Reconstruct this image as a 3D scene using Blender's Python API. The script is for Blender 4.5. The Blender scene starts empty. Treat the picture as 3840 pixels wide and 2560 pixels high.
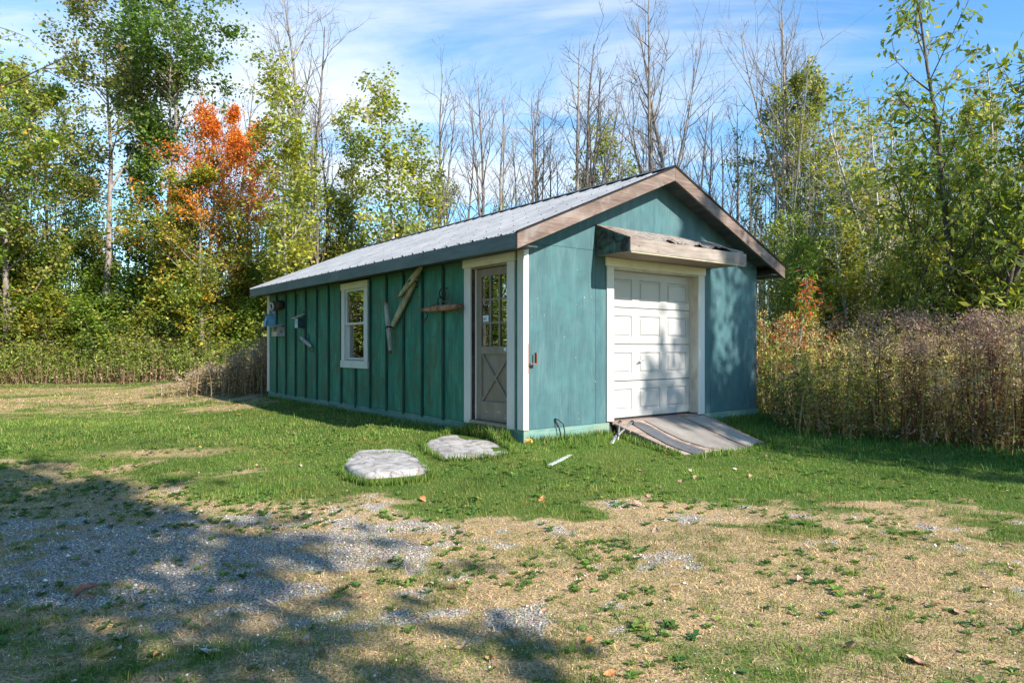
import bpy, bmesh, math, random
import numpy as np
from mathutils import Vector, Matrix, Euler
rad = math.radians
random.seed(11)
scene = bpy.context.scene
COL = scene.collection

# ---------------------------------------------------------------- camera
CAM_Z = 1.2
cd = bpy.data.cameras.new('camera')
cd.sensor_width = 36.0
cd.lens = 24.0
cd.shift_y = 0.0051
cd.clip_start = 0.05
cd.clip_end = 2000
cam = bpy.data.objects.new('camera', cd)
COL.objects.link(cam)
cam.location = (0, 0, CAM_Z)
cam.rotation_euler = (rad(90), 0, 0)
scene.camera = cam

# ---------------------------------------------------------------- sun and sky
SUN_AZ, SUN_EL = 135.0, 34.0       # azimuth clockwise from +Y
sd = bpy.data.lights.new('sun', 'SUN')
sd.energy = 4.4
sd.angle = rad(0.53)
sd.color = (1.0, 0.925, 0.82)
sun = bpy.data.objects.new('sun', sd)
COL.objects.link(sun)
sv = Vector((math.sin(rad(SUN_AZ)) * math.cos(rad(SUN_EL)), math.cos(rad(SUN_AZ)) * math.cos(rad(SUN_EL)), math.sin(rad(SUN_EL))))
sun.rotation_euler = (-sv).to_track_quat('-Z', 'Y').to_euler()
sun.location = (12, -12, 20)

world = bpy.data.worlds.new('World')
scene.world = world
world.use_nodes = True
nt = world.node_tree
for n in list(nt.nodes): nt.nodes.remove(n)
def N(nt, typ, **kw):
    n = nt.nodes.new(typ)
    for k, v in kw.items():
        if k == 'ins':
            for a, b in v.items(): n.inputs[a].default_value = b
        else: setattr(n, k, v)
    return n
def LK(nt, a, b): nt.links.new(a, b)
out = N(nt, 'ShaderNodeOutputWorld')
sky = N(nt, 'ShaderNodeTexSky', sky_type='NISHITA', sun_disc=False, sun_elevation=rad(SUN_EL), sun_rotation=rad(SUN_AZ), air_density=1.0, dust_density=0.15, ozone_density=1.2)
bg = N(nt, 'ShaderNodeBackground', ins={'Strength': 0.14})
bgc = N(nt, 'ShaderNodeBackground', ins={'Color': (0.90, 0.95, 1.0, 1), 'Strength': 0.54})
tc = N(nt, 'ShaderNodeTexCoord')
sep = N(nt, 'ShaderNodeSeparateXYZ')
LK(nt, tc.outputs['Generated'], sep.inputs[0])
mx = N(nt, 'ShaderNodeMath', operation='MAXIMUM'); mx.inputs[1].default_value = 0.03
LK(nt, sep.outputs['Z'], mx.inputs[0])
add = N(nt, 'ShaderNodeMath', operation='ADD'); add.inputs[1].default_value = 0.22
LK(nt, mx.outputs[0], add.inputs[0])
dx = N(nt, 'ShaderNodeMath', operation='DIVIDE'); LK(nt, sep.outputs['X'], dx.inputs[0]); LK(nt, add.outputs[0], dx.inputs[1])
dy = N(nt, 'ShaderNodeMath', operation='DIVIDE'); LK(nt, sep.outputs['Y'], dy.inputs[0]); LK(nt, add.outputs[0], dy.inputs[1])
cmb = N(nt, 'ShaderNodeCombineXYZ'); LK(nt, dx.outputs[0], cmb.inputs['X']); LK(nt, dy.outputs[0], cmb.inputs['Y'])
mp = N(nt, 'ShaderNodeMapping'); mp.inputs['Rotation'].default_value = (0, 0, rad(14)); mp.inputs['Scale'].default_value = (0.55, 1.75, 1); mp.inputs['Location'].default_value = (0.35, 0.1, 0)
LK(nt, cmb.outputs[0], mp.inputs['Vector'])
n1 = N(nt, 'ShaderNodeTexNoise', ins={'Scale': 1.1, 'Detail': 9.0, 'Roughness': 0.58, 'Distortion': 0.5}); LK(nt, mp.outputs[0], n1.inputs['Vector'])
# a broad envelope: most of the cirrus stands left of centre
dist = N(nt, 'ShaderNodeVectorMath', operation='DISTANCE'); LK(nt, cmb.outputs[0], dist.inputs[0]); dist.inputs[1].default_value = (-0.40, 1.75, 0)
env = N(nt, 'ShaderNodeMapRange', interpolation_type='SMOOTHSTEP', ins={'From Min': 0.1, 'From Max': 1.9, 'To Min': 0.17, 'To Max': -0.10}); LK(nt, dist.outputs['Value'], env.inputs['Value'])
ad2 = N(nt, 'ShaderNodeMath', operation='ADD'); LK(nt, n1.outputs['Fac'], ad2.inputs[0]); LK(nt, env.outputs[0], ad2.inputs[1])
cr = N(nt, 'ShaderNodeMapRange', interpolation_type='SMOOTHSTEP', ins={'From Min': 0.49, 'From Max': 0.80, 'To Min': 0.0, 'To Max': 0.92}); LK(nt, ad2.outputs[0], cr.inputs['Value'])
# the blue: Nishita tinted a little
hs = N(nt, 'ShaderNodeHueSaturation', ins={'Saturation': 1.22, 'Value': 0.90}); LK(nt, sky.outputs[0], hs.inputs['Color'])
tint = N(nt, 'ShaderNodeMix', data_type='RGBA', blend_type='MULTIPLY', ins={0: 1.0}); tint.inputs[7].default_value = (0.80, 0.95, 1.0, 1); LK(nt, hs.outputs[0], tint.inputs[6])
LK(nt, tint.outputs[2], bg.inputs['Color'])
ms = N(nt, 'ShaderNodeMixShader'); LK(nt, cr.outputs[0], ms.inputs['Fac']); LK(nt, bg.outputs[0], ms.inputs[1]); LK(nt, bgc.outputs[0], ms.inputs[2])
LK(nt, ms.outputs[0], out.inputs['Surface'])

vs = scene.view_settings
vs.view_transform = 'Standard'; vs.look = 'None'; vs.exposure = 1.2; vs.gamma = 1.0; vs.use_curve_mapping = False
scene.cycles.max_bounces = 6
scene.cycles.transparent_max_bounces = 12
scene.cycles.caustics_reflective = False
scene.cycles.caustics_refractive = False

# ---------------------------------------------------------------- generic helpers
def link(o, parent=None):
    COL.objects.link(o)
    if parent is not None: o.parent = parent
    return o
def tag(o, label=None, cat=None, group=None, kind=None):
    if label: o['label'] = label
    if cat: o['category'] = cat
    if group: o['group'] = group
    if kind: o['kind'] = kind
    return o
def empty(name, loc=(0, 0, 0), rz=0.0, parent=None):
    o = bpy.data.objects.new(name, None); o.empty_display_size = 0.2
    o.location = loc; o.rotation_euler = (0, 0, rz)
    return link(o, parent)
def mesh_obj(name, verts, faces, mat, parent=None, loc=None, smooth=False):
    me = bpy.data.meshes.new(name); me.from_pydata([tuple(v) for v in verts], [], faces); me.update()
    if mat: me.materials.append(mat)
    if smooth: me.polygons.foreach_set('use_smooth', [True] * len(me.polygons))
    o = bpy.data.objects.new(name, me)
    if loc is not None: o.location = loc
    return link(o, parent)
def np_mesh(name, V, F, col=None, k=4, smooth=False):
    """V (n,3), F (m,k) int arrays -> mesh, optional per-vertex colour"""
    me = bpy.data.meshes.new(name)
    V = np.asarray(V, np.float32); F = np.asarray(F, np.int32)
    me.vertices.add(len(V)); me.vertices.foreach_set('co', V.ravel())
    me.loops.add(F.size); me.loops.foreach_set('vertex_index', F.ravel())
    me.polygons.add(len(F)); me.polygons.foreach_set('loop_start', np.arange(0, F.size, F.shape[1], dtype=np.int32))
    try: me.polygons.foreach_set('loop_total', np.full(len(F), F.shape[1], np.int32))
    except Exception: pass
    if smooth: me.polygons.foreach_set('use_smooth', np.ones(len(F), bool))
    if col is not None:
        at = me.color_attributes.new('Col', 'FLOAT_COLOR', 'POINT')
        c = np.ones((len(V), 4), np.float32); c[:, :3] = col
        at.data.foreach_set('color', c.ravel())
    me.update(calc_edges=True)
    return me
def bm_box(bm, lo, hi, bev=0.0):
    lo = Vector(lo); hi = Vector(hi)
    r = bmesh.ops.create_cube(bm, size=1.0)
    c = (lo + hi) / 2; s = hi - lo
    for v in r['verts']: v.co = Vector((v.co.x * s.x, v.co.y * s.y, v.co.z * s.z)) + c
    if bev > 0:
        es = list({e for v in r['verts'] for e in v.link_edges})
        bmesh.ops.bevel(bm, geom=es, offset=bev, segments=1, affect='EDGES')
def bm_obj(name, bm, mat, parent=None, loc=None, smooth=False):
    me = bpy.data.meshes.new(name); bmesh.ops.recalc_face_normals(bm, faces=bm.faces); bm.to_mesh(me); bm.free()
    if isinstance(mat, (list, tuple)):
        for m in mat: me.materials.append(m)
    elif mat: me.materials.append(mat)
    if smooth: me.polygons.foreach_set('use_smooth', [True] * len(me.polygons))
    o = bpy.data.objects.new(name, me)
    if loc is not None: o.location = loc
    return link(o, parent)
def box(name, lo, hi, mat, parent=None, bev=0.003):
    """box whose object origin sits at its low corner, so that object coordinates start there"""
    lo = Vector(lo); hi = Vector(hi)
    bm = bmesh.new(); bm_box(bm, (0, 0, 0), hi - lo, bev)
    return bm_obj(name, bm, mat, parent, lo)
def prism(name, pts, ax, a0, a1, mat, parent=None, bev=0.0, loc=None):
    """extrude a 2-D outline along axis ax (0,1,2) between a0 and a1"""
    bm = bmesh.new()
    def mk(p, a):
        v = [p[0], p[1]]; v.insert(ax, a); return bm.verts.new(v)
    A = [mk(p, a0) for p in pts]; B = [mk(p, a1) for p in pts]
    bm.faces.new(A); bm.faces.new(B[::-1])
    n = len(pts)
    for i in range(n): bm.faces.new((A[i], B[i], B[(i + 1) % n], A[(i + 1) % n]))
    bmesh.ops.recalc_face_normals(bm, faces=bm.faces)
    if bev: bmesh.ops.bevel(bm, geom=list(bm.edges), offset=bev, segments=1, affect='EDGES')
    return bm_obj(name, bm, mat, parent, loc)
def bm_tube(bm, pts, radii, k=8, cap=True):
    pts = [Vector(p) for p in pts]
    if not hasattr(radii, '__len__'): radii = [radii] * len(pts)
    rings = []; up = None
    for i, p in enumerate(pts):
        d = (pts[min(i + 1, len(pts) - 1)] - pts[max(i - 1, 0)]).normalized()
        if up is None:
            up = d.orthogonal().normalized()
        else:
            up = (up - d * up.dot(d)).normalized()
        w = d.cross(up)
        rings.append([bm.verts.new(p + (up * math.cos(2 * math.pi * j / k) + w * math.sin(2 * math.pi * j / k)) * radii[i]) for j in range(k)])
    for a, b in zip(rings, rings[1:]):
        for j in range(k): bm.faces.new((a[j], a[(j + 1) % k], b[(j + 1) % k], b[j]))
    if cap:
        bm.faces.new(rings[0][::-1]); bm.faces.new(rings[-1])
def bm_ring(bm, c, nrm, R, r, k=18, kk=6, squash=1.0, up=None):
    c = Vector(c); nrm = Vector(nrm).normalized()
    a = (Vector(up) if up else nrm.orthogonal()).normalized(); b = nrm.cross(a)
    rings = []
    for i in range(k):
        t = 2 * math.pi * i / k
        d = a * math.cos(t) + b * math.sin(t) * squash
        rings.append([bm.verts.new(c + d * R + (d.normalized() * math.cos(2 * math.pi * j / kk) + nrm * math.sin(2 * math.pi * j / kk)) * r) for j in range(kk)])
    for i in range(k):
        A = rings[i]; B = rings[(i + 1) % k]
        for j in range(kk): bm.faces.new((A[j], A[(j + 1) % kk], B[(j + 1) % kk], B[j]))

# ---------------------------------------------------------------- noise in numpy
def _hash(ix, iy, seed):
    h = (ix.astype(np.int64) * 374761393 + iy.astype(np.int64) * 668265263 + seed * 1442695) & 0xffffffff
    h = ((h ^ (h >> 13)) * 1274126177) & 0xffffffff
    return ((h ^ (h >> 16)) & 0xffff) / 65535.0
def vnoise(x, y, seed=0):
    ix = np.floor(x); iy = np.floor(y); fx = x - ix; fy = y - iy
    fx = fx * fx * (3 - 2 * fx); fy = fy * fy * (3 - 2 * fy)
    a = _hash(ix, iy, seed); b = _hash(ix + 1, iy, seed); c = _hash(ix, iy + 1, seed); d = _hash(ix + 1, iy + 1, seed)
    return (a * (1 - fx) + b * fx) * (1 - fy) + (c * (1 - fx) + d * fx) * fy
def fbm(x, y, seed=0, o=4):
    s = 0; a = 0.5; t = 0
    for i in range(o):
        s = s + a * vnoise(x * 2 ** i + 17.3 * i, y * 2 ** i + 9.1 * i, seed + i); t += a; a *= 0.55
    return s / t
def sstep(a, b, x):
    t = np.clip((x - a) / (b - a), 0, 1); return t * t * (3 - 2 * t)

# ---------------------------------------------------------------- the shed's own frame: x along the front wall, y back along the side wall
SX, SY, SA = 0.150, 8.50, rad(37.8)
ca, sa = math.cos(SA), math.sin(SA)
SHED_W, SHED_L = 5.08, 9.60
def to_local(X, Y):
    dx = X - SX; dy = Y - SY
    return dx * ca + dy * sa, -dx * sa + dy * ca
def to_world(s, t, z=0.0):
    return (SX + s * ca - t * sa, SY + s * sa + t * ca, z)
def ground_z(X, Y):
    X = np.asarray(X, float); Y = np.asarray(Y, float)
    s, t = to_local(X, Y)
    q = np.maximum(-t, 0); w = np.maximum(-s, 0); e = np.maximum(s - SHED_W, 0)
    r = np.sqrt(q ** 2 + (0.55 * w) ** 2 + (0.7 * e) ** 2)
    z = -0.30 * (1 - np.exp(-np.maximum(r - 0.08, 0) / 1.45))
    far = np.hypot(X, Y)
    z = z + 0.13 * sstep(13, 24, far) * sstep(0.5, 4, r)
    # dips to -0.3 round the camera
    z = z + (-0.30 - z) * (1 - sstep(2.5, 6.8, far))
    inside = (s > 0) & (s < SHED_W) & (t > 0) & (t < SHED_L)
    z = np.where(inside, 0.0, z)
    bump = (fbm(X * 0.9, Y * 0.9, 3, 3) - 0.5) * 0.05 + (fbm(X * 3.5, Y * 3.5, 8, 2) - 0.5) * 0.018
    nearw = sstep(0.0, 0.8, np.maximum(np.maximum(q, w), e))
    z = z + bump * np.where(inside, 0, nearw)
    z = z + sstep(45, 140, far) * 1.5
    return z
def gz(X, Y): return float(ground_z(np.array([X]), np.array([Y]))[0])

# ---------------------------------------------------------------- materials
def new_mat(name):
    m = bpy.data.materials.new(name); m.use_nodes = True
    nt = m.node_tree
    b = nt.nodes['Principled BSDF']
    return m, nt, b
def coords(nt, scale=(1, 1, 1), rnd=True, rot=(0, 0, 0)):
    tc = N(nt, 'ShaderNodeTexCoord'); mp = N(nt, 'ShaderNodeMapping')
    mp.inputs['Scale'].default_value = scale; mp.inputs['Rotation'].default_value = rot
    if rnd:
        oi = N(nt, 'ShaderNodeObjectInfo')
        ml = N(nt, 'ShaderNodeVectorMath', operation='SCALE'); ml.inputs[0].default_value = (7.3, 11.7, 5.9)
        LK(nt, oi.outputs['Random'], ml.inputs['Scale'])
        ad = N(nt, 'ShaderNodeVectorMath', operation='ADD'); LK(nt, tc.outputs['Object'], ad.inputs[0]); LK(nt, ml.outputs[0], ad.inputs[1])
        LK(nt, ad.outputs[0], mp.inputs['Vector'])
    else: LK(nt, tc.outputs['Object'], mp.inputs['Vector'])
    return mp.outputs[0]
def noise(nt, vec, scale, detail=4, rough=0.55, dist=0.0):
    n = N(nt, 'ShaderNodeTexNoise', ins={'Scale': scale, 'Detail': float(detail), 'Roughness': rough, 'Distortion': dist})
    LK(nt, vec, n.inputs['Vector']); return n.outputs['Fac']
def ramp(nt, fac, stops, interp='LINEAR'):
    r = N(nt, 'ShaderNodeValToRGB'); cr = r.color_ramp; cr.interpolation = interp
    while len(cr.elements) < len(stops): cr.elements.new(0.5)
    for e, (p, c) in zip(cr.elements, stops):
        e.position = p; e.color = (c[0], c[1], c[2], 1) if hasattr(c, '__len__') else (c, c, c, 1)
    LK(nt, fac, r.inputs['Fac']); return r.outputs['Color']
def mixc(nt, fac, a, b, mode='MIX'):
    m = N(nt, 'ShaderNodeMix', data_type='RGBA', blend_type=mode)
    for i, v in ((0, fac), (6, a), (7, b)):
        if hasattr(v, 'links') or hasattr(v, 'is_output'): LK(nt, v, m.inputs[i])
        elif hasattr(v, '__len__'): m.inputs[i].default_value = (v[0], v[1], v[2], 1)
        else: m.inputs[i].default_value = v
    return m.outputs[2]
def bump(nt, b, h, strength=0.3, dist=0.01):
    n = N(nt, 'ShaderNodeBump', ins={'Strength': strength, 'Distance': dist}); LK(nt, h, n.inputs['Height']); LK(nt, n.outputs[0], b.inputs['Normal'])
def simple(name, c, rough=0.6, metal=0.0, var=0.25, scale=14.0, bmp=0.15, spec=0.4):
    m, nt, b = new_mat(name)
    v = coords(nt); f = noise(nt, v, scale, 5)
    lo = tuple(x * (1 - var) for x in c); hi = tuple(min(1, x * (1 + var)) for x in c)
    LK(nt, ramp(nt, f, [(0.3, lo), (0.7, hi)]), b.inputs['Base Color'])
    b.inputs['Roughness'].default_value = rough; b.inputs['Metallic'].default_value = metal
    b.inputs['Specular IOR Level'].default_value = spec
    if bmp: bump(nt, b, f, bmp, 0.004)
    return m
def wood(name, cols, grain, axis=2, rough=0.75, stain=None, stain_amt=0.5, bmp=0.35, fine=60.0, knots=True):
    """painted or bare wood, grain along the given axis; cols = dark, mid, light"""
    m, nt, b = new_mat(name)
    sc = [1.0, 1.0, 1.0]; sc[axis] = 0.055
    v = coords(nt, tuple(sc)); f = noise(nt, v, fine, 6, 0.65, 0.2)
    sc2 = [1.0, 1.0, 1.0]; sc2[axis] = 0.28
    v2 = coords(nt, tuple(sc2)); f2 = noise(nt, v2, grain, 5, 0.6, 0.4)
    mx = N(nt, 'ShaderNodeMix', data_type='FLOAT', ins={0: 0.55}); LK(nt, f, mx.inputs[2]); LK(nt, f2, mx.inputs[3])
    col = ramp(nt, mx.outputs[0], [(0.33, cols[0]), (0.5, cols[1]), (0.66, cols[2])])
    if stain is not None:
        v3 = coords(nt); f3 = noise(nt, v3, 3.1, 6, 0.62, 0.6)
        fac = ramp(nt, f3, [(0.50, 0.0), (0.68, stain_amt)])
        col = mixc(nt, fac, col, stain)
    if knots:
        vo = N(nt, 'ShaderNodeTexVoronoi', ins={'Scale': 5.5, 'Randomness': 1.0})
        sk = [1.0, 1.0, 1.0]; sk[axis] = 0.55
        LK(nt, coords(nt, tuple(sk)), vo.inputs['Vector'])
        kf = ramp(nt, vo.outputs['Distance'], [(0.03, 0.65), (0.10, 0.0)])
        col = mixc(nt, kf, col, tuple(c * 0.45 for c in cols[0]))
    LK(nt, col, b.inputs['Base Color'])
    b.inputs['Roughness'].default_value = rough; b.inputs['Specular IOR Level'].default_value = 0.3
    bump(nt, b, mx.outputs[0], bmp, 0.006)
    return m
M = {}
M['side_green'] = wood('dark_green_board_paint', [(0.020, 0.100, 0.072), (0.035, 0.175, 0.128), (0.075, 0.28, 0.205)], 5.0, 2, 0.62, (0.070, 0.105, 0.055), 0.8, 0.25, 35.0)
M['batten_shade_green'] = wood('batten_green_with_side_shade', [(0.006, 0.035, 0.028), (0.010, 0.055, 0.042), (0.030, 0.09, 0.065)], 9.0, 2, 0.7, (0.05, 0.055, 0.035), 0.6, 0.25, 45.0, False)  # darker than the boards: the battens' side shadow lines are put into the colour
M['frieze_green'] = wood('green_frieze_paint', [(0.03, 0.11, 0.075), (0.05, 0.15, 0.10), (0.075, 0.19, 0.13)], 9.0, 1, 0.7, (0.10, 0.13, 0.07), 0.5, 0.25, 45.0, False)
M['front_teal'] = wood('faded_teal_plywood_paint', [(0.036, 0.088, 0.102), (0.054, 0.122, 0.136), (0.088, 0.170, 0.180)], 6.5, 2, 0.62, (0.055, 0.16, 0.17), 0.6, 0.22, 48.0, False)
M['skirt_teal'] = wood('skirting_paint', [(0.07, 0.165, 0.15), (0.115, 0.225, 0.20), (0.19, 0.30, 0.26)], 7.0, 0, 0.7, (0.30, 0.30, 0.20), 0.55, 0.25, 30.0, False)
M['skirt_side'] = wood('side_skirting_paint', [(0.05, 0.14, 0.125), (0.09, 0.21, 0.185), (0.15, 0.28, 0.24)], 7.0, 1, 0.7, (0.24, 0.27, 0.22), 0.55, 0.25, 30.0, False)
M['fascia_green'] = wood('grey_green_fascia_paint', [(0.075, 0.105, 0.108), (0.115, 0.155, 0.158), (0.16, 0.20, 0.20)], 6.0, 1, 0.6, (0.12, 0.15, 0.14), 0.5, 0.25, 30.0)
M['rake_wood'] = wood('weathered_red_brown_rake_board', [(0.080, 0.055, 0.045), (0.155, 0.112, 0.092), (0.27, 0.20, 0.17)], 5.0, 0, 0.8, (0.27, 0.24, 0.23), 0.6, 0.5, 50.0)
M['soffit_dark'] = wood('dark_soffit_board', [(0.035, 0.045, 0.048), (0.06, 0.075, 0.08), (0.10, 0.115, 0.12)], 6.0, 1, 0.7, None, 0, 0.3, 40.0, False)
M['canopy_grey'] = wood('weathered_grey_canopy_board', [(0.15, 0.12, 0.10), (0.265, 0.225, 0.195), (0.39, 0.345, 0.305)], 5.0, 0, 0.8, (0.25, 0.20, 0.17), 0.4, 0.5, 55.0)
M['canopy_under'] = wood('plywood_canopy_underside', [(0.21, 0.15, 0.11), (0.30, 0.225, 0.175), (0.38, 0.30, 0.24)], 4.0, 0, 0.8, (0.20, 0.16, 0.14), 0.4, 0.2, 30.0, False)
M['ramp_wood'] = wood('grey_pink_ramp_plank', [(0.14, 0.10, 0.08), (0.26, 0.20, 0.165), (0.39, 0.325, 0.28)], 5.0, 0, 0.85, (0.34, 0.24, 0.16), 0.5, 0.6, 45.0)
M['old_wood'] = wood('silvered_old_harness_wood', [(0.15, 0.125, 0.07), (0.33, 0.30, 0.19), (0.50, 0.47, 0.33)], 9.0, 2, 0.8, (0.20, 0.21, 0.10), 0.5, 0.7, 60.0, False)
M['old_wood_grey'] = wood('grey_driftwood', [(0.16, 0.145, 0.13), (0.32, 0.30, 0.275), (0.48, 0.46, 0.43)], 9.0, 2, 0.8, None, 0, 0.7, 60.0, False)
M['white_trim'] = wood('white_trim_paint', [(0.52, 0.52, 0.50), (0.60, 0.60, 0.58), (0.65, 0.65, 0.63)], 4.0, 2, 0.5, (0.62, 0.60, 0.52), 0.35, 0.08, 40.0, False)
M['white_trim_h'] = wood('white_trim_paint_horizontal', [(0.60, 0.60, 0.50), (0.70, 0.70, 0.58), (0.76, 0.76, 0.66)], 4.0, 0, 0.5, (0.52, 0.50, 0.38), 0.4, 0.08, 40.0, False)
M['white_trim_y'] = wood('cream_trim_paint_horizontal', [(0.58, 0.58, 0.46), (0.68, 0.68, 0.54), (0.74, 0.74, 0.62)], 4.0, 1, 0.5, (0.50, 0.48, 0.34), 0.4, 0.08, 40.0, False)
M['jamb_white'] = wood('scuffed_cream_jamb', [(0.44, 0.40, 0.34), (0.56, 0.52, 0.45), (0.66, 0.62, 0.55)], 5.0, 2, 0.6, (0.34, 0.28, 0.20), 0.6, 0.15, 40.0)
M['door_white'] = simple('white_steel_door_paint', (0.42, 0.415, 0.405), 0.42, 0, 0.05, 3.0, 0.03)
M['door_taupe'] = wood('taupe_door_paint', [(0.185, 0.155, 0.12), (0.235, 0.20, 0.158), (0.28, 0.242, 0.195)], 4.0, 2, 0.5, (0.17, 0.135, 0.11), 0.4, 0.1, 30.0, False)
M['dark_brown'] = wood('bare_brown_jamb', [(0.02, 0.012, 0.010), (0.045, 0.028, 0.022), (0.09, 0.06, 0.048)], 8.0, 2, 0.8, (0.25, 0.21, 0.17), 0.35, 0.4, 30.0)
M['sill_wood'] = wood('bare_sill_wood', [(0.17, 0.12, 0.07), (0.29, 0.22, 0.14), (0.40, 0.33, 0.23)], 8.0, 1, 0.8, (0.10, 0.07, 0.05), 0.5, 0.4, 40.0)
M['iron'] = simple('dark_iron', (0.035, 0.028, 0.024), 0.65, 0.5, 0.4, 30)
M['rust'] = simple('rusty_iron', (0.17, 0.085, 0.055), 0.85, 0.2, 0.5, 40, 0.4)
M['rust_orange'] = simple('orange_rusted_wood_and_iron', (0.34, 0.17, 0.10), 0.85, 0.0, 0.55, 22, 0.4)
M['rust_red'] = simple('red_oxide_paint', (0.24, 0.065, 0.042), 0.6, 0.0, 0.25, 30, 0.2)
M['galv'] = simple('galvanised_steel', (0.42, 0.43, 0.44), 0.42, 0.7, 0.2, 25, 0.1)
M['blue_paint'] = simple('pale_blue_paint', (0.16, 0.36, 0.58), 0.6, 0, 0.2, 14)
M['navy'] = simple('dark_blue_green_paint', (0.012, 0.045, 0.065), 0.55, 0, 0.4, 14)
M['pale_wood'] = wood('pale_bare_wood', [(0.34, 0.29, 0.20), (0.46, 0.41, 0.29), (0.58, 0.53, 0.40)], 9.0, 2, 0.8, None, 0, 0.3, 50.0)
M['bird_grey'] = wood('lilac_grey_nest_box_wood', [(0.20, 0.18, 0.17), (0.32, 0.30, 0.29), (0.42, 0.40, 0.39)], 9.0, 2, 0.8, (0.22, 0.15, 0.14), 0.4, 0.3, 50.0)
M['bark_dark'] = simple('dark_bark', (0.07, 0.05, 0.04), 0.95, 0, 0.5, 30, 0.6)
M['hole'] = simple('dark_hole', (0.006, 0.005, 0.004), 0.9, 0, 0.1, 5, 0)
M['black_rubber'] = simple('black_rubber_cable', (0.02, 0.02, 0.022), 0.6, 0, 0.2, 20)
M['white_plastic'] = simple('white_plastic', (0.75, 0.76, 0.76), 0.35, 0, 0.05, 5, 0)
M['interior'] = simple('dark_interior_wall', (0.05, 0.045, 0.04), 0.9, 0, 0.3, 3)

def glass_mat():
    m, nt, b = new_mat('window_glass')
    nt.nodes.remove(b)
    o = nt.nodes['Material Output']
    tr = N(nt, 'ShaderNodeBsdfTransparent', ins={'Color': (0.80, 0.84, 0.82, 1)})
    gl = N(nt, 'ShaderNodeBsdfGlossy', ins={'Color': (0.95, 0.97, 0.95, 1), 'Roughness': 0.012})
    fr = N(nt, 'ShaderNodeFresnel', ins={'IOR': 1.9})
    ml = N(nt, 'ShaderNodeMath', operation='MULTIPLY_ADD'); ml.inputs[1].default_value = 1.6; ml.inputs[2].default_value = 0.14; ml.use_clamp = True
    LK(nt, fr.outputs[0], ml.inputs[0])
    tcn = coords(nt); nf = noise(nt, tcn, 2.2, 2)
    bp = N(nt, 'ShaderNodeBump', ins={'Strength': 0.05, 'Distance': 0.02}); LK(nt, nf, bp.inputs['Height']); LK(nt, bp.outputs[0], gl.inputs['Normal'])
    mx = N(nt, 'ShaderNodeMixShader'); LK(nt, ml.outputs[0], mx.inputs[0]); LK(nt, tr.outputs[0], mx.inputs[1]); LK(nt, gl.outputs[0], mx.inputs[2])
    LK(nt, mx.outputs[0], o.inputs['Surface'])
    return m
M['glass'] = glass_mat()

def roof_mat():
    m, nt, b = new_mat('galvanised_ribbed_roof_steel')
    v = coords(nt); f = noise(nt, v, 2.0, 6, 0.6)
    f2 = noise(nt, coords(nt, (0.15, 1, 1)), 30, 4)
    LK(nt, ramp(nt, f, [(0.3, (0.19, 0.20, 0.21)), (0.7, (0.30, 0.31, 0.32))]), b.inputs['Base Color'])
    LK(nt, ramp(nt, f2, [(0.3, 0.36), (0.7, 0.52)]), b.inputs['Roughness'])
    b.inputs['Metallic'].default_value = 0.25
    return m
M['roof_steel'] = roof_mat()

def stained_ply():
    m, nt, b = new_mat('mildewed_green_canopy_cheek')
    v = coords(nt, (1, 1, 1)); f = noise(nt, v, 5.0, 6, 0.65, 1.2)
    g = noise(nt, coords(nt, (1, 1, 0.3)), 30, 4)
    c = ramp(nt, f, [(0.36, (0.012, 0.010, 0.010)), (0.47, (0.06, 0.07, 0.055)), (0.56, (0.05, 0.13, 0.11)), (0.7, (0.17, 0.18, 0.13))])
    LK(nt, c, b.inputs['Base Color']); b.inputs['Roughness'].default_value = 0.85; bump(nt, b, g, 0.4, 0.006)
    return m
M['cheek'] = stained_ply()
def rotten():
    m, nt, b = new_mat('delaminating_weathered_plywood')
    f = noise(nt, coords(nt, (0.5, 1, 1)), 16.0, 8, 0.7, 1.6)
    g = noise(nt, coords(nt, (0.25, 1, 1)), 50, 6, 0.7)
    c = ramp(nt, f, [(0.33, (0.035, 0.03, 0.03)), (0.45, (0.19, 0.155, 0.13)), (0.56, (0.34, 0.295, 0.26)), (0.70, (0.50, 0.465, 0.43))])
    s = N(nt, 'ShaderNodeSeparateXYZ'); tc = N(nt, 'ShaderNodeTexCoord'); LK(nt, tc.outputs['Object'], s.inputs[0])
    r = ramp(nt, s.outputs['X'], [(0.0, (0.60, 0.40, 0.24)), (0.5, (1, 1, 1))])
    c = mixc(nt, 0.5, c, mixc(nt, 1.0, c, r, 'MULTIPLY'))
    LK(nt, c, b.inputs['Base Color']); b.inputs['Roughness'].default_value = 0.9
    ad = N(nt, 'ShaderNodeMath', operation='ADD'); LK(nt, f, ad.inputs[0]); LK(nt, g, ad.inputs[1]); bump(nt, b, ad.outputs[0], 0.9, 0.02)
    return m
M['rotten'] = rotten()
def worn_rubber(name, dark, light, ridges=0.0):
    m, nt, b = new_mat(name)
    f = noise(nt, coords(nt, (1, 0.5, 1)), 3.5, 7, 0.62, 0.6)
    c = ramp(nt, f, [(0.32, dark), (0.68, light)])
    g = noise(nt, coords(nt), 55, 4)
    c = mixc(nt, ramp(nt, g, [(0.48, 0.0), (0.66, 0.55)]), c, (0.24, 0.165, 0.10))
    LK(nt, c, b.inputs['Base Color']); b.inputs['Roughness'].default_value = 0.62
    bump(nt, b, f, 0.3, 0.01)
    return m
M['mat_dark'] = worn_rubber('dark_grey_rubber', (0.045, 0.055, 0.07), (0.10, 0.115, 0.14))
M['mat_grey'] = worn_rubber('worn_grey_rubber', (0.15, 0.14, 0.13), (0.29, 0.275, 0.255))
M['mat_light'] = worn_rubber('ribbed_light_grey_rubber', (0.21, 0.19, 0.17), (0.35, 0.33, 0.30))
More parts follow.
